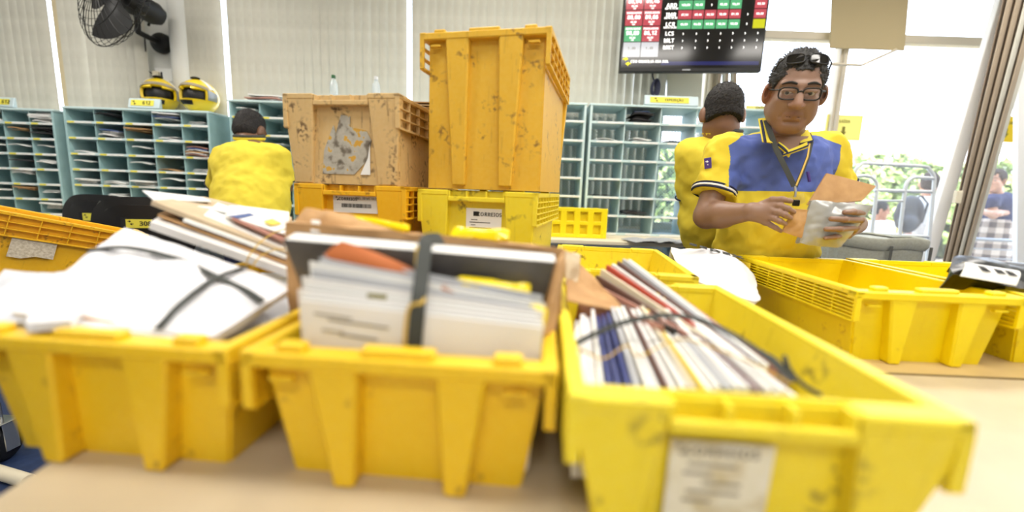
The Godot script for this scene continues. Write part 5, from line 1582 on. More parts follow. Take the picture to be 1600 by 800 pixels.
# a head in its own frame: chin towards -Y, face towards +Z; f maps it into the room
func head_into(s: Sdf, f: Transform3D, sc := 1.0, heavy := 1.0) -> void:
	var P := func(x: float, y: float, z: float) -> Vector3: return f * (Vector3(x, y, z) * sc)
	var B := f.basis
	s.egg(P.call(0, 0.040, -0.016), Vector3(0.076, 0.092, 0.096) * sc, 0.02, B)
	s.egg(P.call(0, -0.040, 0.020), Vector3(0.064, 0.078, 0.066) * sc, 0.03, B)
	s.limb(P.call(-0.014, -0.097, 0.056), P.call(0.014, -0.097, 0.056), 0.021 * sc, 0.021 * sc, 0.02)
	for e in [-1.0, 1.0]:
		s.limb(P.call(e * 0.054, -0.050, 0.0), P.call(e * 0.020, -0.096, 0.048), 0.022 * sc * heavy, 0.020 * sc, 0.03)
		s.egg(P.call(e * 0.040, -0.016, 0.054), Vector3(0.026, 0.022, 0.026) * sc, 0.02, B)
		s.egg(P.call(e * 0.045, -0.052, 0.036), Vector3(0.022, 0.030, 0.028) * sc * heavy, 0.025, B)
		s.limb(P.call(e * 0.010, 0.036, 0.080), P.call(e * 0.050, 0.036, 0.060), 0.010 * sc, 0.009 * sc, 0.016)
		s.egg(P.call(e * 0.033, 0.016, 0.090), Vector3(0.019, 0.0125, 0.014) * sc, 0.010, B, true)
		s.egg(P.call(e * 0.033, 0.014, 0.0650), Vector3(0.0155, 0.0135, 0.0135) * sc, 0.003, B)
		s.limb(P.call(e * 0.020, 0.0205, 0.0825), P.call(e * 0.047, 0.0180, 0.0760), 0.0058 * sc, 0.0054 * sc, 0.006)
		s.limb(P.call(e * 0.022, 0.004, 0.0775), P.call(e * 0.044, 0.005, 0.0720), 0.0042 * sc, 0.004 * sc, 0.008)
		s.egg(P.call(e * 0.083, 0.000, -0.012), Vector3(0.012, 0.035, 0.023) * sc, 0.006, B * Basis(Vector3.UP, e * 0.6))
		s.egg(P.call(e * 0.087, 0.002, -0.004), Vector3(0.006, 0.020, 0.010) * sc, 0.006, B * Basis(Vector3.UP, e * 0.45), true)
	s.limb(P.call(0, 0.026, 0.080), P.call(0, -0.022, 0.103), 0.0088 * sc, 0.0155 * sc, 0.010)
	for e in [-1.0, 1.0]:
		s.limb(P.call(e * 0.022, -0.030, 0.088), P.call(e * 0.036, -0.066, 0.074), 0.0028 * sc, 0.0022 * sc, 0.008, true)
	s.limb(P.call(-0.018, -0.081, 0.080), P.call(0.018, -0.081, 0.080), 0.004 * sc, 0.004 * sc, 0.010, true)
	for e in [-1.0, 1.0]:
		s.egg(P.call(e * 0.0135, -0.026, 0.092), Vector3(0.0115, 0.0095, 0.012) * sc, 0.006, B)
	s.limb(P.call(-0.022, -0.060, 0.0765), P.call(0.0, -0.057, 0.0835), 0.0050 * sc, 0.0065 * sc, 0.008)
	s.limb(P.call(0.022, -0.060, 0.0765), P.call(0.0, -0.057, 0.0835), 0.0050 * sc, 0.0065 * sc, 0.008)
	s.limb(P.call(-0.015, -0.069, 0.0775), P.call(0.015, -0.069, 0.0775), 0.0068 * sc, 0.0068 * sc, 0.008)
	s.limb(P.call(-0.026, -0.0632, 0.082), P.call(0.026, -0.0632, 0.082), 0.0016 * sc, 0.0016 * sc, 0.004, true)

func hair_mesh(f: Transform3D, sc: float, front: float, seed_: int, o: Vector3, thick := 1.0, nape := -0.06, bald := false) -> Mb:
	var s := Sdf.new()
	var P := func(x: float, y: float, z: float) -> Vector3: return f * (Vector3(x, y, z) * sc)
	s.egg(P.call(0, 0.044, -0.020), Vector3(0.078 + 0.007 * thick, 0.092 + 0.012 * thick, 0.096 + 0.006 * thick) * sc, 0.02, f.basis)
	s.egg(P.call(0, -0.01, -0.035), Vector3(0.077, 0.07, 0.072) * sc, 0.02, f.basis)
	s.keep(P.call(0, 0.0, front), f.basis * Vector3(0, -0.62, 0.78))
	s.keep(P.call(0, nape, 0), f.basis * Vector3(0, -1, -0.25))
	for e in [-1.0, 1.0]: s.egg(P.call(e * 0.050, 0.082, 0.078), Vector3(0.026, 0.024, 0.03) * sc, 0.012, f.basis, true)
	if bald: s.egg(P.call(0, 0.150, -0.045), Vector3(0.052, 0.036, 0.052) * sc, 0.012, f.basis, true)
	for e in [-1.0, 1.0]:
		s.egg(P.call(e * 0.085, -0.005, -0.006), Vector3(0.020, 0.042, 0.032) * sc, 0.006, f.basis, true)
	var n := FastNoiseLite.new()
	n.seed = seed_; n.frequency = 1.0; n.fractal_octaves = 3
	s.wob = n; s.wob_amp = 0.004 + 0.002 * thick; s.wob_freq = 120.0
	var m := Mb.new()
	s.mesh_into(m, 0.0033, o)
	return m

func strands(hair: MeshInstance3D, f: Transform3D, n: int, length: float, tones: Array) -> void:   # short strands combed back over the hair
	var a: Array = hair.mesh.surface_get_arrays(0)
	var vs: PackedVector3Array = a[Mesh.ARRAY_VERTEX]; var ns: PackedVector3Array = a[Mesh.ARRAY_NORMAL]
	var one := Mb.new()
	one.tube([Vector3(0, -0.3, 0), Vector3(0, 0.2, 0.04), Vector3(0, 0.7, 0.0)], [0.075, 0.06, 0.015], 3)
	var mm := MultiMesh.new()
	mm.transform_format = MultiMesh.TRANSFORM_3D
	mm.use_colors = true
	mm.mesh = one.mesh()
	mm.instance_count = n
	var r := RandomNumberGenerator.new()
	r.seed = 12
	for i in n:
		var k := r.randi() % vs.size()
		var lp: Vector3 = f.affine_inverse().basis * (vs[k] + (hair.get_parent() as Node3D).position - f.origin)
		var comb := (f.basis * Vector3(lp.x * 4.0, -0.35 if lp.y < 0.08 else 0.1, -0.8)).normalized()
		var d := (comb + ns[k] * 0.55 + Vector3(r.randf_range(-0.35, 0.35), r.randf_range(-0.35, 0.35), r.randf_range(-0.35, 0.35))).normalized()
		var x := d.cross(ns[k]).normalized()
		if x == Vector3.ZERO: x = Vector3.RIGHT
		var l := length * r.randf_range(0.7, 1.3)
		mm.set_instance_transform(i, Transform3D(Basis(x * l, d * l, x.cross(d) * l), vs[k]))
		var grey: float = clampf(smoothstep(0.07, -0.02, lp.y) * 0.7 + r.randf_range(-0.15, 0.35), 0, 1)
		mm.set_instance_color(i, tones[0].lerp(tones[1], grey).srgb_to_linear())
	var o := MultiMeshInstance3D.new()
	o.name = "hair_strands"
	o.multimesh = mm
	o.material_override = M.strand
	o.set_meta("kind", "stuff")
	hair.add_child(o)

func eyes(root: Node3D, f: Transform3D, sc: float, o: Vector3, look := Vector3(0, -0.1, 1)) -> void:
	for e in [-1.0, 1.0]:
		var c := f * (Vector3(e * 0.033, 0.0135, 0.0700) * sc)
		var b := Mb.new()
		b.ball(c - o, Vector3.ONE * 0.0138 * sc, f.basis)
		var eye := part(root, "eye", b, M.eye_white)
		b = Mb.new()
		var d := (f.basis * look).normalized()
		b.ball(c + d * 0.0082 * sc - o, Vector3(0.0078, 0.0078, 0.0066) * sc, Basis.looking_at(d, Vector3.UP), 12, 8)
		part(eye, "iris", b, M.ink)
		b = Mb.new()
		var path := []
		for i in 6: path.append(f * (Vector3(e * lerpf(0.014, 0.055, i / 5.0), 0.040 + 0.006 * sin(PI * i / 5.0) - 0.003 * i / 5.0, 0.0885 - 0.020 * pow(i / 5.0, 1.8)) * sc) - o)
		b.tube(path, [0.0028, 0.004, 0.0042, 0.004, 0.003, 0.0018], 6)
		part(root, "eyebrow", b, M.hair_dark)

func finger(s: Sdf, ps: Array, r := 0.0088) -> void:
	var rs := []
	for i in ps.size(): rs.append(r * lerpf(1.06, 0.80, float(i) / (ps.size() - 1)))
	s.chain(ps, rs, 0.006)

func plain_hand(s: Sdf, w: Vector3, d: Vector3, n: Vector3, sc := 1.0, curl := 0.5) -> void:   # a relaxed hand: palm from w along d, back of the hand towards n
	d = d.normalized(); n = (n - d * n.dot(d)).normalized()
	var x := d.cross(n)
	s.limb(w, w + d * 0.045 * sc, 0.026 * sc, 0.027 * sc, 0.02)
	for i in 4:
		var o := w + d * 0.075 * sc + x * (i - 1.5) * 0.021 * sc
		var l: float = [0.068, 0.078, 0.072, 0.056][i] * sc
		s.limb(w + d * 0.02 * sc + x * (i - 1.5) * 0.014 * sc, o, 0.013 * sc, 0.0105 * sc, 0.014)
		var c1 := (d - n * curl * 0.5).normalized(); var c2 := (d - n * curl * 1.4).normalized()
		finger(s, [o, o + c1 * l * 0.5, o + c1 * l * 0.5 + c2 * l * 0.5], 0.0088 * sc)
	finger(s, [w + d * 0.02 * sc - x * 0.022 * sc, w + d * 0.05 * sc - x * 0.045 * sc - n * 0.012, w + d * 0.085 * sc - x * 0.042 * sc - n * 0.025], 0.010 * sc)

func legs_into(s: Sdf, hip: Vector3, turn: float, fat := 1.0, floor_y := 0.0) -> void:
	var R := Basis(Vector3.UP, turn)
	s.egg(hip, Vector3(0.165 * fat, 0.12, 0.12 * fat), 0.04, R)
	for e in [-1.0, 1.0]:
		var h := hip + R * Vector3(e * 0.085, -0.05, 0)
		var kn := Vector3(hip.x, floor_y + 0.48, hip.z) + R * Vector3(e * 0.10, 0, 0.02)
		var an := Vector3(hip.x, floor_y + 0.09, hip.z) + R * Vector3(e * 0.11, 0, -0.01)
		s.limb(h, kn, 0.088 * fat, 0.060, 0.04)
		s.limb(kn, an, 0.062, 0.050, 0.03)

func shoes(root: Node3D, hip: Vector3, turn: float, o: Vector3, floor_y := 0.0) -> void:
	var R := Basis(Vector3.UP, turn)
	for e in [-1.0, 1.0]:
		var b := Mb.new()
		var an := Vector3(hip.x, floor_y, hip.z) + R * Vector3(e * 0.11, 0, 0.0)
		b.ball(an + R * Vector3(0, 0.04, 0.05) - o, Vector3(0.045, 0.042, 0.13), R)
		part(root, "shoe", b, M.black)

func collar_ring(root: Node3D, pts: Array, w: float, o: Vector3, m: Material, stripe: Material) -> void:
	var b := Mb.new()
	var p2 := pts.map(func(p): return p - o)
	b.ribbon(p2, w, 0.005, Vector3(0, 0.25, 1))
	part(root, "collar", b, m)

func build_man() -> void:
	var o := Vector3(at(1198, 400, 1.72).x, 0, -1.72)
	var hip := Vector3(o.x, 0.93, o.z)
	var chest := at(1214, 282, 1.665); var belly := at(1199, 350, 1.675); var neck := at(1231, 226, 1.615)
	var rs := at(1133, 240, 1.66); var ls := at(1290, 236, 1.69)
	var re := at(1104, 338, 1.60); var rw := at(1176, 331, 1.42)
	var le := at(1312, 322, 1.72); var lw := at(1336, 350, 1.52)
	var hd := at(1241, 148, 1.505)
	var f := Transform3D(Basis.from_euler(Vector3(deg_to_rad(17), deg_to_rad(-23), deg_to_rad(-5))), hd)
	var sc := 0.99
	var skin := Color(0.55, 0.43, 0.36)
	# the body: torso, neck, arms and legs on a coarse grid, head and hands on fine ones
	var body := Sdf.new()
	body.egg(chest, Vector3(0.165, 0.16, 0.10), 0.05)
	body.egg(belly, Vector3(0.175, 0.14, 0.125), 0.05)
	body.limb(neck + Vector3(-0.01, -0.03, -0.02), f * Vector3(0, -0.06, -0.02), 0.062, 0.060, 0.03)
	body.limb(rs, re, 0.052, 0.044, 0.04); body.limb(re, re.lerp(rw, 0.35), 0.046, 0.047, 0.02); body.limb(re.lerp(rw, 0.35), rw, 0.047, 0.029, 0.02)
	body.limb(ls, le, 0.052, 0.044, 0.04); body.limb(le, lw, 0.045, 0.030, 0.02)
	legs_into(body, hip, deg_to_rad(-10), 0.95)
	var m := Mb.new()
	m.colored = true
	var mouth := f * (Vector3(0, -0.063, 0.083) * sc)
	var blush := Color(0.60, 0.44, 0.35)
	var tones := skin_color(skin, [[mouth, 0.015, Color(0.45, 0.28, 0.25)], [f * (Vector3(0, -0.02, 0.1) * sc), 0.02, blush], [f * (Vector3(-0.085, 0, -0.01) * sc), 0.03, Color(0.66, 0.44, 0.34)], [f * (Vector3(0, -0.085, 0.06) * sc), 0.045, Color(0.52, 0.38, 0.29)], [f * (Vector3(0.033, 0.0, 0.08) * sc), 0.014, Color(0.50, 0.34, 0.25)], [f * (Vector3(-0.033, 0.0, 0.08) * sc), 0.014, Color(0.50, 0.34, 0.25)]])
	body.mesh_into(m, 0.013, o, Vector3.ONE * -1e9, Vector3(1e9, 1e9, 1e9), null, tones)
	var head := Sdf.new()
	head_into(head, f, sc, 1.12)
	head.limb(neck + Vector3(-0.01, -0.02, -0.02), f * Vector3(0, -0.06, -0.02), 0.064, 0.062, 0.03)
	head.mesh_into(m, 0.0032, o, Vector3.ONE * -1e9, Vector3.ONE * 1e9, null, tones)
	var hr := Sdf.new()    # his right hand, reaching to the brown wrapper
	hr.limb(re.lerp(rw, 0.8), rw, 0.033, 0.028, 0.02)
	var kn := [[1203, 313, 1.40], [1206, 320, 1.385], [1203, 329, 1.382], [1199, 338, 1.386], [1196, 347, 1.395]]
	for q in kn.slice(1): hr.limb(rw, at(q[0], q[1], q[2]), 0.022, 0.0125, 0.016)
	finger(hr, [at(1190, 319, 1.41), at(1207, 312, 1.385), at(1222, 311.5, 1.365), at(1235, 314, 1.355)], 0.0105)
	finger(hr, [at(1206, 320, 1.385), at(1220, 322, 1.36), at(1231, 326, 1.35), at(1240, 331, 1.348)], 0.0098)
	finger(hr, [at(1203, 329, 1.382), at(1217, 332, 1.355), at(1227, 336, 1.346), at(1235, 341, 1.345)], 0.0098)
	finger(hr, [at(1199, 338, 1.386), at(1211, 342, 1.36), at(1219, 346, 1.352), at(1227, 350, 1.35)], 0.0094)
	finger(hr, [at(1196, 347, 1.395), at(1205, 352, 1.375), at(1212, 356, 1.365), at(1220, 361, 1.362)], 0.0084)
	hr.mesh_into(m, 0.003, o, Vector3.ONE * -1e9, Vector3.ONE * 1e9, null, tones)
	var hl := Sdf.new()    # his left hand, holding the parcel from its right side
	hl.limb(le.lerp(lw, 0.75), lw, 0.033, 0.030, 0.02)
	for q in [[1342, 334, 1.43], [1341, 345, 1.43], [1334, 357, 1.43], [1324, 367, 1.44]]: hl.limb(lw, at(q[0], q[1], q[2]), 0.026, 0.015, 0.018)
	finger(hl, [at(1342, 334, 1.43), at(1346, 333, 1.39), at(1334, 331, 1.355), at(1320, 332, 1.345)], 0.0105)
	finger(hl, [at(1341, 345, 1.43), at(1345, 344, 1.385), at(1320, 343, 1.335), at(1299, 342, 1.335)], 0.0105)
	finger(hl, [at(1334, 357, 1.43), at(1338, 356, 1.39), at(1312, 358, 1.335), at(1291, 358, 1.335)], 0.0102)
	finger(hl, [at(1324, 367, 1.44), at(1326, 367, 1.40), at(1305, 370, 1.345), at(1290, 372, 1.342)], 0.0090)
	finger(hl, [at(1334, 340, 1.46), at(1325, 326, 1.43), at(1310, 320, 1.42)], 0.0105)
	hl.mesh_into(m, 0.003, o, Vector3.ONE * -1e9, Vector3.ONE * 1e9, null, tones)
	var root := MeshInstance3D.new()
	root.name = "person"
	root.mesh = m.mesh(true)
	root.material_override = M.skin
	add_child(root, true)
	root.position = o
	tag(root, "man with glasses in a blue and yellow polo shirt, holding a silver parcel", "person")
	# trousers
	var t := Sdf.new()
	legs_into(t, hip, deg_to_rad(-10), 1.12)
	t.egg(belly + Vector3(0, -0.12, 0), Vector3(0.185, 0.10, 0.13), 0.04)
	t.keep(Vector3(0, hip.y + 0.10, 0), Vector3(0, 1, 0))
	t.keep(Vector3(0, 0.05, 0), Vector3(0, -1, 0))
	var tm := Mb.new()
	t.mesh_into(tm, 0.013, o)
	part(root, "trousers", tm, M.navy_cloth)
	shoes(root, hip, deg_to_rad(-10), o)
	# the polo shirt, its blue yoke a print on the cloth
	var s := Sdf.new()
	s.egg(chest + Vector3(0, 0.03, 0), Vector3(0.198, 0.175, 0.125), 0.06)
	s.egg(belly + Vector3(0, 0.02, 0.008), Vector3(0.204, 0.17, 0.152), 0.06)
	s.egg(belly + Vector3(0, -0.10, 0.0), Vector3(0.196, 0.10, 0.150), 0.05)
	var rc := rs.lerp(re, 0.66); var lc := ls.lerp(le, 0.70)
	s.begin()
	s.limb(neck + Vector3(-0.05, -0.065, -0.02), rs + Vector3(0.01, 0.0, 0), 0.066, 0.068, 0.05)
	s.limb(rs, re, 0.070, 0.079, 0.045)
	s.keep(rc, re - rs)
	s.done(0.045)
	s.begin()
	s.limb(neck + Vector3(0.05, -0.065, -0.02), ls + Vector3(-0.01, 0.0, 0), 0.066, 0.068, 0.05)
	s.limb(ls, le, 0.070, 0.074, 0.045)
	s.keep(lc, le - ls)
	s.done(0.045)
	var folds := FastNoiseLite.new()
	folds.seed = 3; folds.frequency = 1.0; folds.fractal_octaves = 2
	s.wob = folds; s.wob_amp = 0.011; s.wob_freq = 13.0
	s.limb(neck + Vector3(0.0, 0.045, 0.03), neck + Vector3(0, 0.25, 0.02), 0.078, 0.12, 0.012, true)
	s.keep(Vector3(0, hip.y - 0.015, 0), Vector3(0, -1, 0))
	var W := 0.9
	var org := Vector2(chest.x - W / 2, chest.y - 0.5)
	var uvf := func(p: Vector3) -> Vector2: return Vector2((p.x - org.x) / W, 1.0 - (p.y - org.y) / W)
	var yoke := PackedVector2Array()
	for q in [[1186, 204, 1.56], [1160, 212, 1.60], [1129, 229, 1.635], [1137, 245, 1.60], [1139, 268, 1.565], [1136, 297, 1.55], [1200, 298, 1.50], [1255, 299, 1.51], [1305, 300, 1.61], [1302, 260, 1.63], [1304, 228, 1.65], [1280, 214, 1.62], [1262, 206, 1.57]]:
		var p := at(q[0], q[1], q[2]); yoke.append(uvf.call(p) * 512.0)
	var img := Image.create(512, 512, false, Image.FORMAT_RGB8)
	var yl := Color(0.87, 0.78, 0.20); var bl := Color(0.33, 0.40, 0.68)
	for y in 512:
		for x in 512: img.set_pixel(x, y, bl if Geometry2D.is_point_in_polygon(Vector2(x, y), yoke) else yl)
	var sm := mat(Color.WHITE, 0.85)
	sm.albedo_texture = ImageTexture.create_from_image(img)
	var shm := Mb.new()
	s.mesh_into(shm, 0.0075, o, Vector3.ONE * -1e9, Vector3.ONE * 1e9, uvf)
	var shirt := part(root, "polo_shirt", shm, sm, Vector3.ZERO, "blue and yellow polo shirt")
	# cuffs: a navy band and a pale line round each sleeve end
	for q in [[rc, re - rs, 0.0765], [lc, le - ls, 0.0735]]:
		var ax: Vector3 = q[1].normalized()
		var u := ax.cross(Vector3.UP).normalized(); var w := ax.cross(u)
		for k in 3:
			var path := []
			for i in 25: path.append(q[0] - ax * (0.005 + 0.008 * k) + (u * cos(TAU * i / 24) + w * sin(TAU * i / 24)) * (q[2] + 0.0015) - o)
			var b := Mb.new()
			b.tube(path, 0.0042, 6)
			part(shirt, "cuff_band", b, [M.navy_cloth, M.paper, M.navy_cloth][k])
	# collar flaps, neck bands, lanyard with a fob, pen and sleeve emblem
	var flap := func(called: String, c: Array, mm: Material, th := 0.005, par: Node3D = shirt):
		var q := c.map(func(p): return at(p[0], p[1], p[2]) - o)
		var b := Mb.new()
		b.patch(6, 6, func(u, v): return q[0].lerp(q[1], u).lerp(q[3].lerp(q[2], u), v) + Vector3(0, 0, 0.006 * sin(PI * u)), th)
		part(par, called, b, mm)
	var D := 1.505
	flap.call("collar_flap", [[1191, 222, 1.515], [1207, 224, 1.495], [1199, 185, 1.56], [1185, 186, 1.585]], M.shirt_yellow)
	flap.call("collar_flap", [[1250, 226, 1.50], [1269, 220, 1.515], [1262, 203, 1.565], [1252, 205, 1.55]], M.shirt_yellow)
	flap.call("collar_stripe", [[1194, 222.5, 1.5055], [1196.5, 223, 1.503], [1190, 188, 1.5705], [1188, 188, 1.573]], M.navy_cloth, 0.004)
	flap.call("collar_stripe", [[1250, 227.5, 1.498], [1269, 221.5, 1.511], [1270, 218.5, 1.513], [1250, 224, 1.50]], M.navy_cloth, 0.006)
	flap.call("neck_band", [[1213, 228, 1.497], [1232, 246, 1.484], [1236, 239, 1.485], [1217, 222, 1.500]], M.shirt_yellow)
	flap.call("neck_band", [[1222, 245, 1.480], [1262, 231, 1.492], [1260, 222, 1.497], [1226, 237, 1.484]], M.shirt_yellow)
	flap.call("neck_stripe", [[1223, 243, 1.477], [1262, 229, 1.489], [1262, 226.5, 1.490], [1224, 240.5, 1.478]], M.navy_cloth, 0.004)
	flap.call("neck_stripe", [[1214, 226, 1.494], [1231, 242, 1.481], [1233, 240, 1.482], [1216, 224, 1.496]], M.navy_cloth, 0.004)
	var skin_v := Mb.new()
	var sv := [at(1207, 214, 1.535) - o, at(1257, 214, 1.54) - o, at(1248, 234, 1.500) - o, at(1232, 241, 1.493) - o, at(1214, 228, 1.505) - o]
	skin_v.prism(PackedVector2Array([Vector2(sv[0].x, sv[0].y), Vector2(sv[1].x, sv[1].y), Vector2(sv[2].x, sv[2].y), Vector2(sv[3].x, sv[3].y), Vector2(sv[4].x, sv[4].y)]), 0, 0.004, Transform3D(Basis(Vector3.RIGHT, Vector3(0, 1, -0.42), Vector3(0, 0, 1)), Vector3(0, sv[3].y * 0.0, sv[3].z + 0.42 * sv[3].y)))
	part(root, "throat", skin_v, M.skin_plain)
	var lan := thing("lanyard", "grey lanyard with a black key fob round the man's neck", "lanyard", o)
	for q in [[[[1197, 188, 1.545], [1203, 206, 1.508], [1213, 234, 1.484], [1228, 264, 1.468], [1241, 291, 1.458]], M.strap, 0.017], [[[1264, 208, 1.55], [1268, 222, 1.510], [1263, 244, 1.482], [1254, 268, 1.468], [1243, 292, 1.457]], M.strap, 0.012], [[[1265, 224, 1.505], [1262, 244, 1.479], [1253, 268, 1.465], [1244, 290, 1.455]], M.rubber, 0.005]]:
		var b := Mb.new()
		b.ribbon(q[0].map(func(p): return at(p[0], p[1], p[2]) - o), q[2], 0.002, Vector3(-0.3, 0.1, 1).normalized())
		part(lan, "band", b, q[1])
	var b := Mb.new()
	b.tube([at(1242, 291, 1.456) - o, at(1243, 300, 1.452) - o, at(1242, 308, 1.452) - o], 0.004, 6)
	part(lan, "clip", b, M.chrome)
	b = Mb.new()
	b.box(at(1244, 317, 1.450) - o, Vector3(0.022, 0.022, 0.012), 0.003)
	part(lan, "key_fob", b, M.black)
	b = Mb.new()
	b.box(at(1246, 312, 1.462) - o, Vector3(0.05, 0.035, 0.002), 0.001, Basis(Vector3(0, 0, 1), 0.3))
	part(lan, "badge_sleeve", b, M.glass)
	b = Mb.new()
	b.tube([at(1262, 268, 1.475), at(1265, 284, 1.472)].map(func(p): return p - o), 0.005, 8)
	var pen := single("pen", b, M.violet, "violet pen clipped to the pocket of the man's polo shirt", "pen", "", o)
	b = Mb.new()
	b.box(Vector3.ZERO, Vector3(0.026, 0.040, 0.002), 0.001, Basis.from_euler(Vector3(0.0, -0.75, 0.15)))
	var em := part(shirt, "sleeve_emblem", b, M.violet, at(1106, 255, 1.598) - o)
	emblem(em, Vector3(-0.001, 0, 0.002), 0.016, M.paper)
	# hair, eyes, glasses, sunglasses pushed up
	strands(part(root, "hair", hair_mesh(f, sc, 0.006, 5, o, 0.7), M.hair_grey), f, 3200, 0.017, [Color(0.10, 0.095, 0.09), Color(0.50, 0.49, 0.48)])
	eyes(root, f, sc, o, Vector3(-0.25, -0.12, 1))
	var mp := []
	for i in 9:
		var u := (i - 4) / 4.0
		mp.append(f * (Vector3(u * 0.025, -0.0628 - 0.002 * u * u, 0.0868 - 0.011 * u * u) * sc) - o)
	var mb := Mb.new()
	mb.tube(mp, [0.0008, 0.0013, 0.0016, 0.0017, 0.0017, 0.0017, 0.0016, 0.0013, 0.0008], 5)
	part(root, "mouth_line", mb, M.mouth)
	spectacles("eyeglasses", "black framed glasses on the man's face", f, sc, Vector3(0, 0.012, 0.094), 0.0, M.black, M.lens, o)
	spectacles("sunglasses", "dark sunglasses pushed up on the man's grey hair", f, sc, Vector3(0, 0.118, 0.056), -0.75, M.black, M.dark_lens, o)
	# what he holds
	sheet4("kraft_envelope", "brown kraft envelope held up by the man behind the silver parcel", "envelope", M.kraft, at(1261, 320, 1.395), at(1346, 314, 1.40), at(1368, 291, 1.425), at(1291, 271, 1.43), 0.006, 0.003, 0.004, 16)
	sheet4("silver_parcel", "crumpled silver plastic parcel in the man's hands", "parcel", M.silver, at(1246, 380, 1.375), at(1310, 386, 1.375), at(1360, 322, 1.395), at(1266, 314, 1.385), 0.016, 0.020, 0.016, 34, "", 9.0)
	sheet4("torn_wrapper", "torn brown paper wrapper between the man's fingertips", "wrapper", M.kraft, at(1222, 362, 1.357), at(1252, 372, 1.36), at(1262, 328, 1.362), at(1238, 326, 1.352), 0.004, 0.008, 0.010, 16)

func spectacles(called: String, label: String, f: Transform3D, sc: float, c: Vector3, tilt: float, fm: Material, lm: Material, o: Vector3) -> void:
	var root := thing(called, label, "glasses", o)
	var g := f * Transform3D(Basis(Vector3.RIGHT, tilt), c * sc)
	var fr := Mb.new()
	for e in [-1.0, 1.0]:
		var path := []; var inner := PackedVector3Array()
		for i in 33:
			var a := TAU * i / 32
			var q := pow(pow(absf(cos(a)), 3.5) + pow(absf(sin(a)), 3.5), -1.0 / 3.5)
			var x: float = e * 0.0335 + cos(a) * q * 0.0265; var y := sin(a) * q * 0.0185
			path.append(g * (Vector3(x, y - 0.002, -0.010 * pow(absf(x) / 0.06, 2.0)) * sc) - o)
		fr.tube(path, 0.0026 * sc, 6)
		var ln := Mb.new()
		var pts := PackedVector3Array([g * (Vector3(e * 0.0335, -0.002, -0.003) * sc) - o])
		for p in path: pts.append(p)
		var back := PackedVector3Array()
		for p in pts: back.append(p - g.basis.z * 0.002)
		var all := pts.duplicate(); all.append_array(back)
		var t := PackedInt32Array(); var n := pts.size()
		for i in range(1, n - 1):
			t.append_array([0, i, i + 1, n, n + i + 1, n + i, i, n + i, n + i + 1, i, n + i + 1, i + 1])
		ln.solid(all, t)
		part(root, "lens", ln, lm)
		fr.tube([g * (Vector3(e * 0.060, 0.008, -0.010) * sc) - o, g * (Vector3(e * 0.074, 0.006, -0.03) * sc) - o, g * (Vector3(e * 0.082, 0.004, -0.095) * sc) - o], 0.0024 * sc, 6)
	fr.tube([g * (Vector3(-0.008, 0.004, 0.0) * sc) - o, g * (Vector3(0, 0.007, 0.003) * sc) - o, g * (Vector3(0.008, 0.004, 0.0) * sc) - o], 0.0026 * sc, 6)
	part(root, "frame", fr, fm)

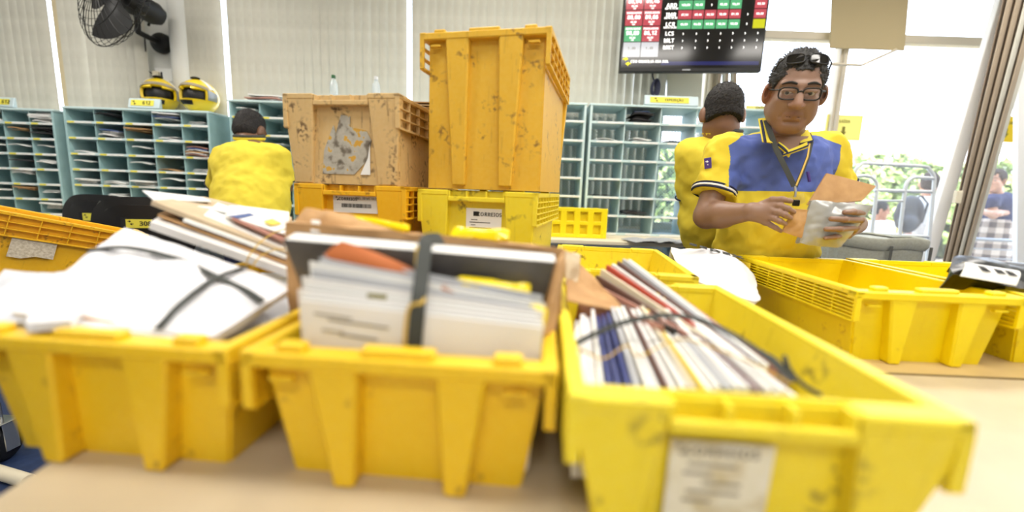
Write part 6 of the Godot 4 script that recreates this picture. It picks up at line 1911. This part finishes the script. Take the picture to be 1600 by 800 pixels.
# a standing figure seen small; j gives head, neck, chest, hip and arms in the room
func figure(label: String, j: Dictionary) -> Node3D:
	var o := Vector3(j.hip.x, j.get("floor", 0.0), j.hip.z)
	var f: Transform3D = j.head
	var sc: float = j.get("sc", 1.0)
	var fat: float = j.get("fat", 1.0)
	var m := Mb.new()
	m.colored = true
	var tones := skin_color(j.skin, [])
	var turn: float = j.get("turn", 0.0)
	var R := Basis(Vector3.UP, turn)
	var s := Sdf.new()
	s.egg(j.chest, Vector3(0.15, 0.16, 0.09) * fat, 0.05, R)
	s.limb(j.chest, j.hip, 0.12 * fat, 0.12 * fat, 0.05)
	s.limb(j.neck + Vector3(0, -0.05, 0), f * Vector3(0, -0.05, -0.02), 0.056, 0.054, 0.03)
	for a in j.arms:
		s.limb(a[0], a[1], 0.045, 0.040, 0.03); s.limb(a[1], a[2], 0.041, 0.027, 0.02)
	legs_into(s, j.hip, turn, 0.9, o.y)
	s.mesh_into(m, 0.013, o, Vector3.ONE * -1e9, Vector3.ONE * 1e9, null, tones)
	var h := Sdf.new()
	head_into(h, f, sc)
	h.limb(j.neck + Vector3(0, -0.04, 0), f * Vector3(0, -0.05, -0.02), 0.057, 0.055, 0.03)
	h.mesh_into(m, 0.0055, o, Vector3.ONE * -1e9, Vector3.ONE * 1e9, null, tones)
	for a in j.arms:
		var g := Sdf.new()
		g.limb(a[1].lerp(a[2], 0.8), a[2], 0.030, 0.027, 0.02)
		plain_hand(g, a[2], a[2] - a[1] if a.size() < 4 else a[3], Vector3(0.2, 0.9, 0.3))
		g.mesh_into(m, 0.0045, o, Vector3.ONE * -1e9, Vector3.ONE * 1e9, null, tones)
	var root := MeshInstance3D.new()
	root.name = numbered("person")
	root.mesh = m.mesh(true)
	root.material_override = M.skin
	add_child(root, true)
	root.position = o
	tag(root, label, "person")
	var t := Sdf.new()
	if j.has("skirt"):
		t.limb(j.hip + Vector3(0, 0.08, 0), Vector3(j.hip.x, o.y + 0.55, j.hip.z), 0.16, 0.19, 0.04)
	else:
		legs_into(t, j.hip, turn, 1.08, o.y)
	t.keep(Vector3(0, j.hip.y + 0.12, 0), Vector3(0, 1, 0)); t.keep(Vector3(0, o.y + (0.55 if j.has("skirt") else 0.05), 0), Vector3(0, -1, 0))
	var tm := Mb.new()
	t.mesh_into(tm, 0.015, o, Vector3.ONE * -1e9, Vector3.ONE * 1e9, func(p: Vector3) -> Vector2: return Vector2(atan2(p.x - o.x, p.z - o.z) * 0.17, p.y) * 8.0)
	part(root, "skirt" if j.has("skirt") else "trousers", tm, j.lower)
	shoes(root, j.hip, turn, o, o.y)
	var sh := Sdf.new()
	sh.egg(j.chest + Vector3(0, 0.02, 0), Vector3(0.182 * fat, 0.150, 0.118 * fat), 0.06, R)
	sh.limb(j.chest, j.hip + Vector3(0, 0.05, 0), 0.145 * fat, 0.15 * fat, 0.06)
	sh.egg(j.chest.lerp(j.hip, 0.55), Vector3(0.175, 0.16, 0.14) * fat, 0.06, R)
	var cuts := []
	for a in j.arms:
		sh.begin()
		sh.limb(j.neck + Vector3(0, -0.075, 0), a[0], 0.062, 0.066, 0.05)
		sh.limb(a[0], a[1], 0.066, 0.070, 0.045)
		sh.keep(a[0].lerp(a[1], j.get("sleeve", 0.72)), a[1] - a[0])
		sh.done(0.045)
		cuts.append([a[0].lerp(a[1], j.get("sleeve", 0.72)), a[1] - a[0]])
	var folds := FastNoiseLite.new()
	folds.seed = 8; folds.frequency = 1.0; folds.fractal_octaves = 2
	sh.wob = folds; sh.wob_amp = 0.010; sh.wob_freq = 12.0
	sh.limb(j.neck + Vector3(0, 0.05, 0), j.neck + Vector3(0, 0.25, 0), 0.072, 0.10, 0.012, true)
	sh.keep(Vector3(0, j.hip.y - 0.03, 0), Vector3(0, -1, 0))
	var shm := Mb.new()
	sh.mesh_into(shm, 0.011, o)
	var shirt := part(root, "shirt", shm, j.upper)
	var hs := part(root, "hair", hair_mesh(f, sc, j.get("front", 0.03), 3, o, j.get("thick", 0.6), j.get("nape", -0.06), j.get("bald", false)), j.hair)
	if j.get("strands", 0) > 0: strands(hs, f, j.strands, 0.010, [Color(0.10, 0.09, 0.085), Color(0.20, 0.18, 0.17)])
	eyes(root, f, sc, o)
	if j.has("collar"):
		for k in 2:
			var path := []
			for i in 25: path.append(j.neck + Vector3(cos(TAU * i / 24) * 0.080, 0.014 + 0.014 * k + 0.012 * sin(TAU * i / 24) * (-1.0), sin(TAU * i / 24) * 0.078) - o)
			var b := Mb.new()
			b.tube(path, 0.011, 6)
			part(shirt, "collar", b, M.shirt_yellow if k == 0 else M.strap)
		for c in cuts:
			var ax: Vector3 = c[1].normalized()
			var u := ax.cross(Vector3.UP).normalized(); var w := ax.cross(u)
			var path := []
			for i in 25: path.append(c[0] - ax * 0.006 + (u * cos(TAU * i / 24) + w * sin(TAU * i / 24)) * 0.071 - o)
			var b := Mb.new()
			b.tube(path, 0.004, 6)
			part(shirt, "cuff_band", b, M.navy_cloth)
	return root

func build_people() -> void:
	M.skin = mat(Color.WHITE, 0.45)
	M.skin.vertex_color_use_as_albedo = true
	M.skin_plain = mat(Color(0.55, 0.41, 0.32), 0.55)
	M.eye_white = mat(Color(0.64, 0.60, 0.55), 0.3)
	M.hair_dark = mat(Color(0.12, 0.105, 0.10), 0.75)
	M.hair_grey = mottled(0.08, [[0.0, Color(0.09, 0.085, 0.08)], [0.5, Color(0.18, 0.175, 0.17)], [1.0, Color(0.42, 0.41, 0.40)]], 0.7, 14.0, 95)
	M.strand = mat(Color.WHITE, 0.5)
	M.strand.vertex_color_use_as_albedo = true
	M.hair_brown = mat(Color(0.22, 0.15, 0.11), 0.7)
	M.navy_cloth = mat(Color(0.10, 0.12, 0.24), 0.85)
	M.shirt_yellow = mat(Color(0.87, 0.79, 0.23), 0.85)
	M.violet = mat(Color(0.28, 0.20, 0.52), 0.5)
	M.silver = mat(Color(0.66, 0.66, 0.65), 0.32, 0.2)
	M.lens = mat(Color(1, 1, 1, 0.02), 0.05)
	M.lens.metallic_specular = 0.12
	M.lens.transparency = BaseMaterial3D.TRANSPARENCY_ALPHA
	M.dark_lens = mat(Color(0.05, 0.045, 0.045), 0.08)
	M.mouth = mat(Color(0.25, 0.13, 0.11), 0.7)
	M.navy_shirt = mat(Color(0.16, 0.18, 0.34), 0.85)
	var plaid := Image.create(32, 32, false, Image.FORMAT_RGB8)
	for y in 32:
		for x in 32: plaid.set_pixel(x, y, Color(0.66, 0.60, 0.55) if (x < 16) != (y < 16) else Color(0.84, 0.79, 0.73) if x < 16 else Color(0.40, 0.35, 0.33))
	M.plaid = mat(Color.WHITE, 0.9)
	M.plaid.albedo_texture = ImageTexture.create_from_image(plaid)
	build_man()
	# the colleague with his back turned
	var d := 2.08
	figure("colleague in a yellow polo shirt with his back turned, behind the man with glasses", {
		"head": Transform3D(Basis.from_euler(Vector3(deg_to_rad(8), deg_to_rad(168), 0)), at(1128, 181, 2.04)), "sc": 1.04, "neck": at(1128, 214, 2.06), "chest": at(1124, 272, d), "hip": at(1121, 402, 2.12), "turn": PI, "fat": 1.08,
		"arms": [[at(1080, 240, d), at(1078, 335, 2.16), at(1112, 345, 2.36)], [at(1182, 244, d), at(1196, 335, 2.16), at(1172, 345, 2.36)]], "skin": Color(0.52, 0.38, 0.30), "upper": M.shirt_yellow, "lower": M.navy_cloth, "hair": M.hair_dark, "front": 0.005, "nape": -0.045, "thick": 0.15, "strands": 1500, "collar": true, "neck_up": Vector3(0, 1, -0.15)})
	# the man bending over the counter at the left
	d = 2.66
	figure("heavy man in a yellow polo shirt seen from behind, bending before the teal racks", {
		"head": Transform3D(Basis.from_euler(Vector3(deg_to_rad(32), deg_to_rad(172), 0)), at(391, 206, 2.79)), "sc": 1.02, "neck": at(390, 220, 2.70), "chest": at(392, 268, d), "hip": at(394, 352, 2.50), "turn": PI, "fat": 1.26,
		"arms": [[at(352, 246, d), at(338, 298, 2.76), at(352, 318, 2.95)], [at(434, 246, d), at(446, 292, 2.70), at(433, 318, 2.86)]], "skin": Color(0.46, 0.33, 0.25), "upper": M.shirt_yellow, "lower": M.navy_cloth, "hair": M.hair_dark, "front": 0.0, "nape": -0.085, "thick": 0.1, "bald": true, "strands": 1400, "collar": true, "neck_up": Vector3(0, 1, -0.5), "sleeve": 0.86})
	# people in the yard
	d = 4.9
	figure("woman in a navy top and checked skirt standing outside with folded arms", {
		"head": Transform3D(Basis.from_euler(Vector3(0, deg_to_rad(-70), 0)), at(1554, 284, d)), "sc": 0.98, "neck": at(1560, 300, d), "chest": at(1563, 324, d), "hip": at(1552, 358, d), "turn": deg_to_rad(-60), "fat": 0.92,
		"arms": [[at(1548, 314, d - 0.12), at(1552, 336, d - 0.16), at(1535, 330, d - 0.28)], [at(1580, 315, d + 0.1), at(1584, 334, d), at(1562, 332, d - 0.2)]], "skin": Color(0.78, 0.58, 0.47), "upper": M.navy_shirt, "lower": M.plaid, "hair": M.hair_brown, "front": 0.02, "nape": -0.12, "thick": 1.4, "skirt": true, "sleeve": 0.5})
	d = 5.1
	var bp := figure("person in a white shirt with a dark backpack standing outside behind the trolley", {
		"head": Transform3D(Basis.from_euler(Vector3(0, deg_to_rad(140), 0)), at(1452, 288, d)), "sc": 1.0, "neck": at(1448, 306, d), "chest": at(1444, 328, d), "hip": at(1440, 368, d), "turn": deg_to_rad(150), "fat": 1.0,
		"arms": [[at(1420, 318, d), at(1416, 345, d), at(1420, 366, d - 0.1)], [at(1468, 318, d), at(1466, 345, d - 0.1), at(1455, 362, d - 0.2)]], "skin": Color(0.76, 0.56, 0.45), "upper": M.paper, "lower": M.dark_print, "hair": M.hair_brown, "front": 0.02, "nape": -0.10, "thick": 1.2})
	var pack := Sdf.new()
	pack.egg(at(1420, 335, d - 0.22), Vector3(0.15, 0.22, 0.10), 0.03)
	pack.egg(at(1418, 350, d - 0.30), Vector3(0.11, 0.10, 0.07), 0.03)
	var pm := Mb.new()
	var po := at(1420, 335, d - 0.22)
	pack.mesh_into(pm, 0.014, po)
	var pk := single("backpack", pm, M.dark_print, "dark backpack worn by the person outside behind the trolley", "backpack", "", po)
	var b := Mb.new()
	b.tube([at(1424, 312, d - 0.2) - po, at(1440, 306, d - 0.12) - po, at(1450, 318, d - 0.15) - po, at(1440, 348, d - 0.2) - po], 0.02, 6, 0.4)
	part(pk, "shoulder_strap", b, M.black)
	d = 5.6
	figure("smaller person in a white top standing outside beside the yellow barrier", {
		"head": Transform3D(Basis.from_euler(Vector3(0.1, deg_to_rad(60), 0)), at(1376, 330, d)), "sc": 0.95, "neck": at(1374, 345, d), "chest": at(1373, 362, d), "hip": at(1372, 395, d), "turn": 1.0, "fat": 0.9,
		"arms": [[at(1358, 354, d), at(1354, 378, d), at(1360, 392, d - 0.15)], [at(1388, 354, d), at(1390, 378, d), at(1382, 392, d - 0.15)]], "skin": Color(0.66, 0.45, 0.34), "upper": M.paper, "lower": M.navy_cloth, "hair": M.hair_dark, "front": 0.02, "thick": 0.7, "floor": 0.0})

# ------------------------------------------------------------------ everything
const LAMP_ENERGY := 4.0

func _ready() -> void:
	rng.seed = 7
	view = Basis.from_euler(Vector3(deg_to_rad(PITCH), 0, 0)) * Basis(Vector3(0, 0, 1), deg_to_rad(ROLL))
	var cam := Camera3D.new()
	cam.name = "camera"
	cam.fov = rad_to_deg(2.0 * atan(400.0 / FOCAL))
	cam.near = 0.05; cam.far = 200.0
	var lens := CameraAttributesPhysical.new()
	lens.frustum_focal_length = 24.0 * FOCAL / 800.0
	lens.frustum_focus_distance = 1.7
	lens.exposure_aperture = 1.35
	cam.attributes = lens
	add_child(cam)
	cam.transform = Transform3D(view, EYE)
	cam.current = true
	var we := WorldEnvironment.new()
	we.name = "environment"
	var e := Environment.new()
	e.background_mode = Environment.BG_SKY
	var sky := ProceduralSkyMaterial.new()
	sky.sky_top_color = Color(0.80, 0.88, 1.0)
	sky.sky_horizon_color = Color(1.0, 1.0, 1.0)
	sky.ground_horizon_color = Color(0.95, 0.95, 0.93)
	sky.ground_bottom_color = Color(0.6, 0.6, 0.58)
	sky.sky_energy_multiplier = 2.2
	sky.ground_energy_multiplier = 1.5
	e.sky = Sky.new()
	e.sky.sky_material = sky
	e.tonemap_mode = Environment.TONE_MAPPER_LINEAR
	e.tonemap_exposure = 1.0
	e.sdfgi_enabled = true; e.ssao_enabled = true; e.ssil_enabled = true
	we.environment = e
	add_child(we)
	var sun := DirectionalLight3D.new()
	sun.name = "sun"
	sun.light_energy = 7.0
	sun.light_color = Color(1.0, 0.96, 0.88)
	sun.light_angular_distance = 0.5
	sun.shadow_enabled = true
	add_child(sun)
	sun.rotation_degrees = Vector3(-52, -25, 0)

	make_materials()
	build_room()
	build_window_trim()
	build_blinds()
	build_tables()
	build_crates()
	build_racks()
	build_fan()
	build_chairs()
	build_tv()
	build_window_side()
	build_trolley()
	build_outdoors()
	build_floor_items()
	build_mail()
	build_people()
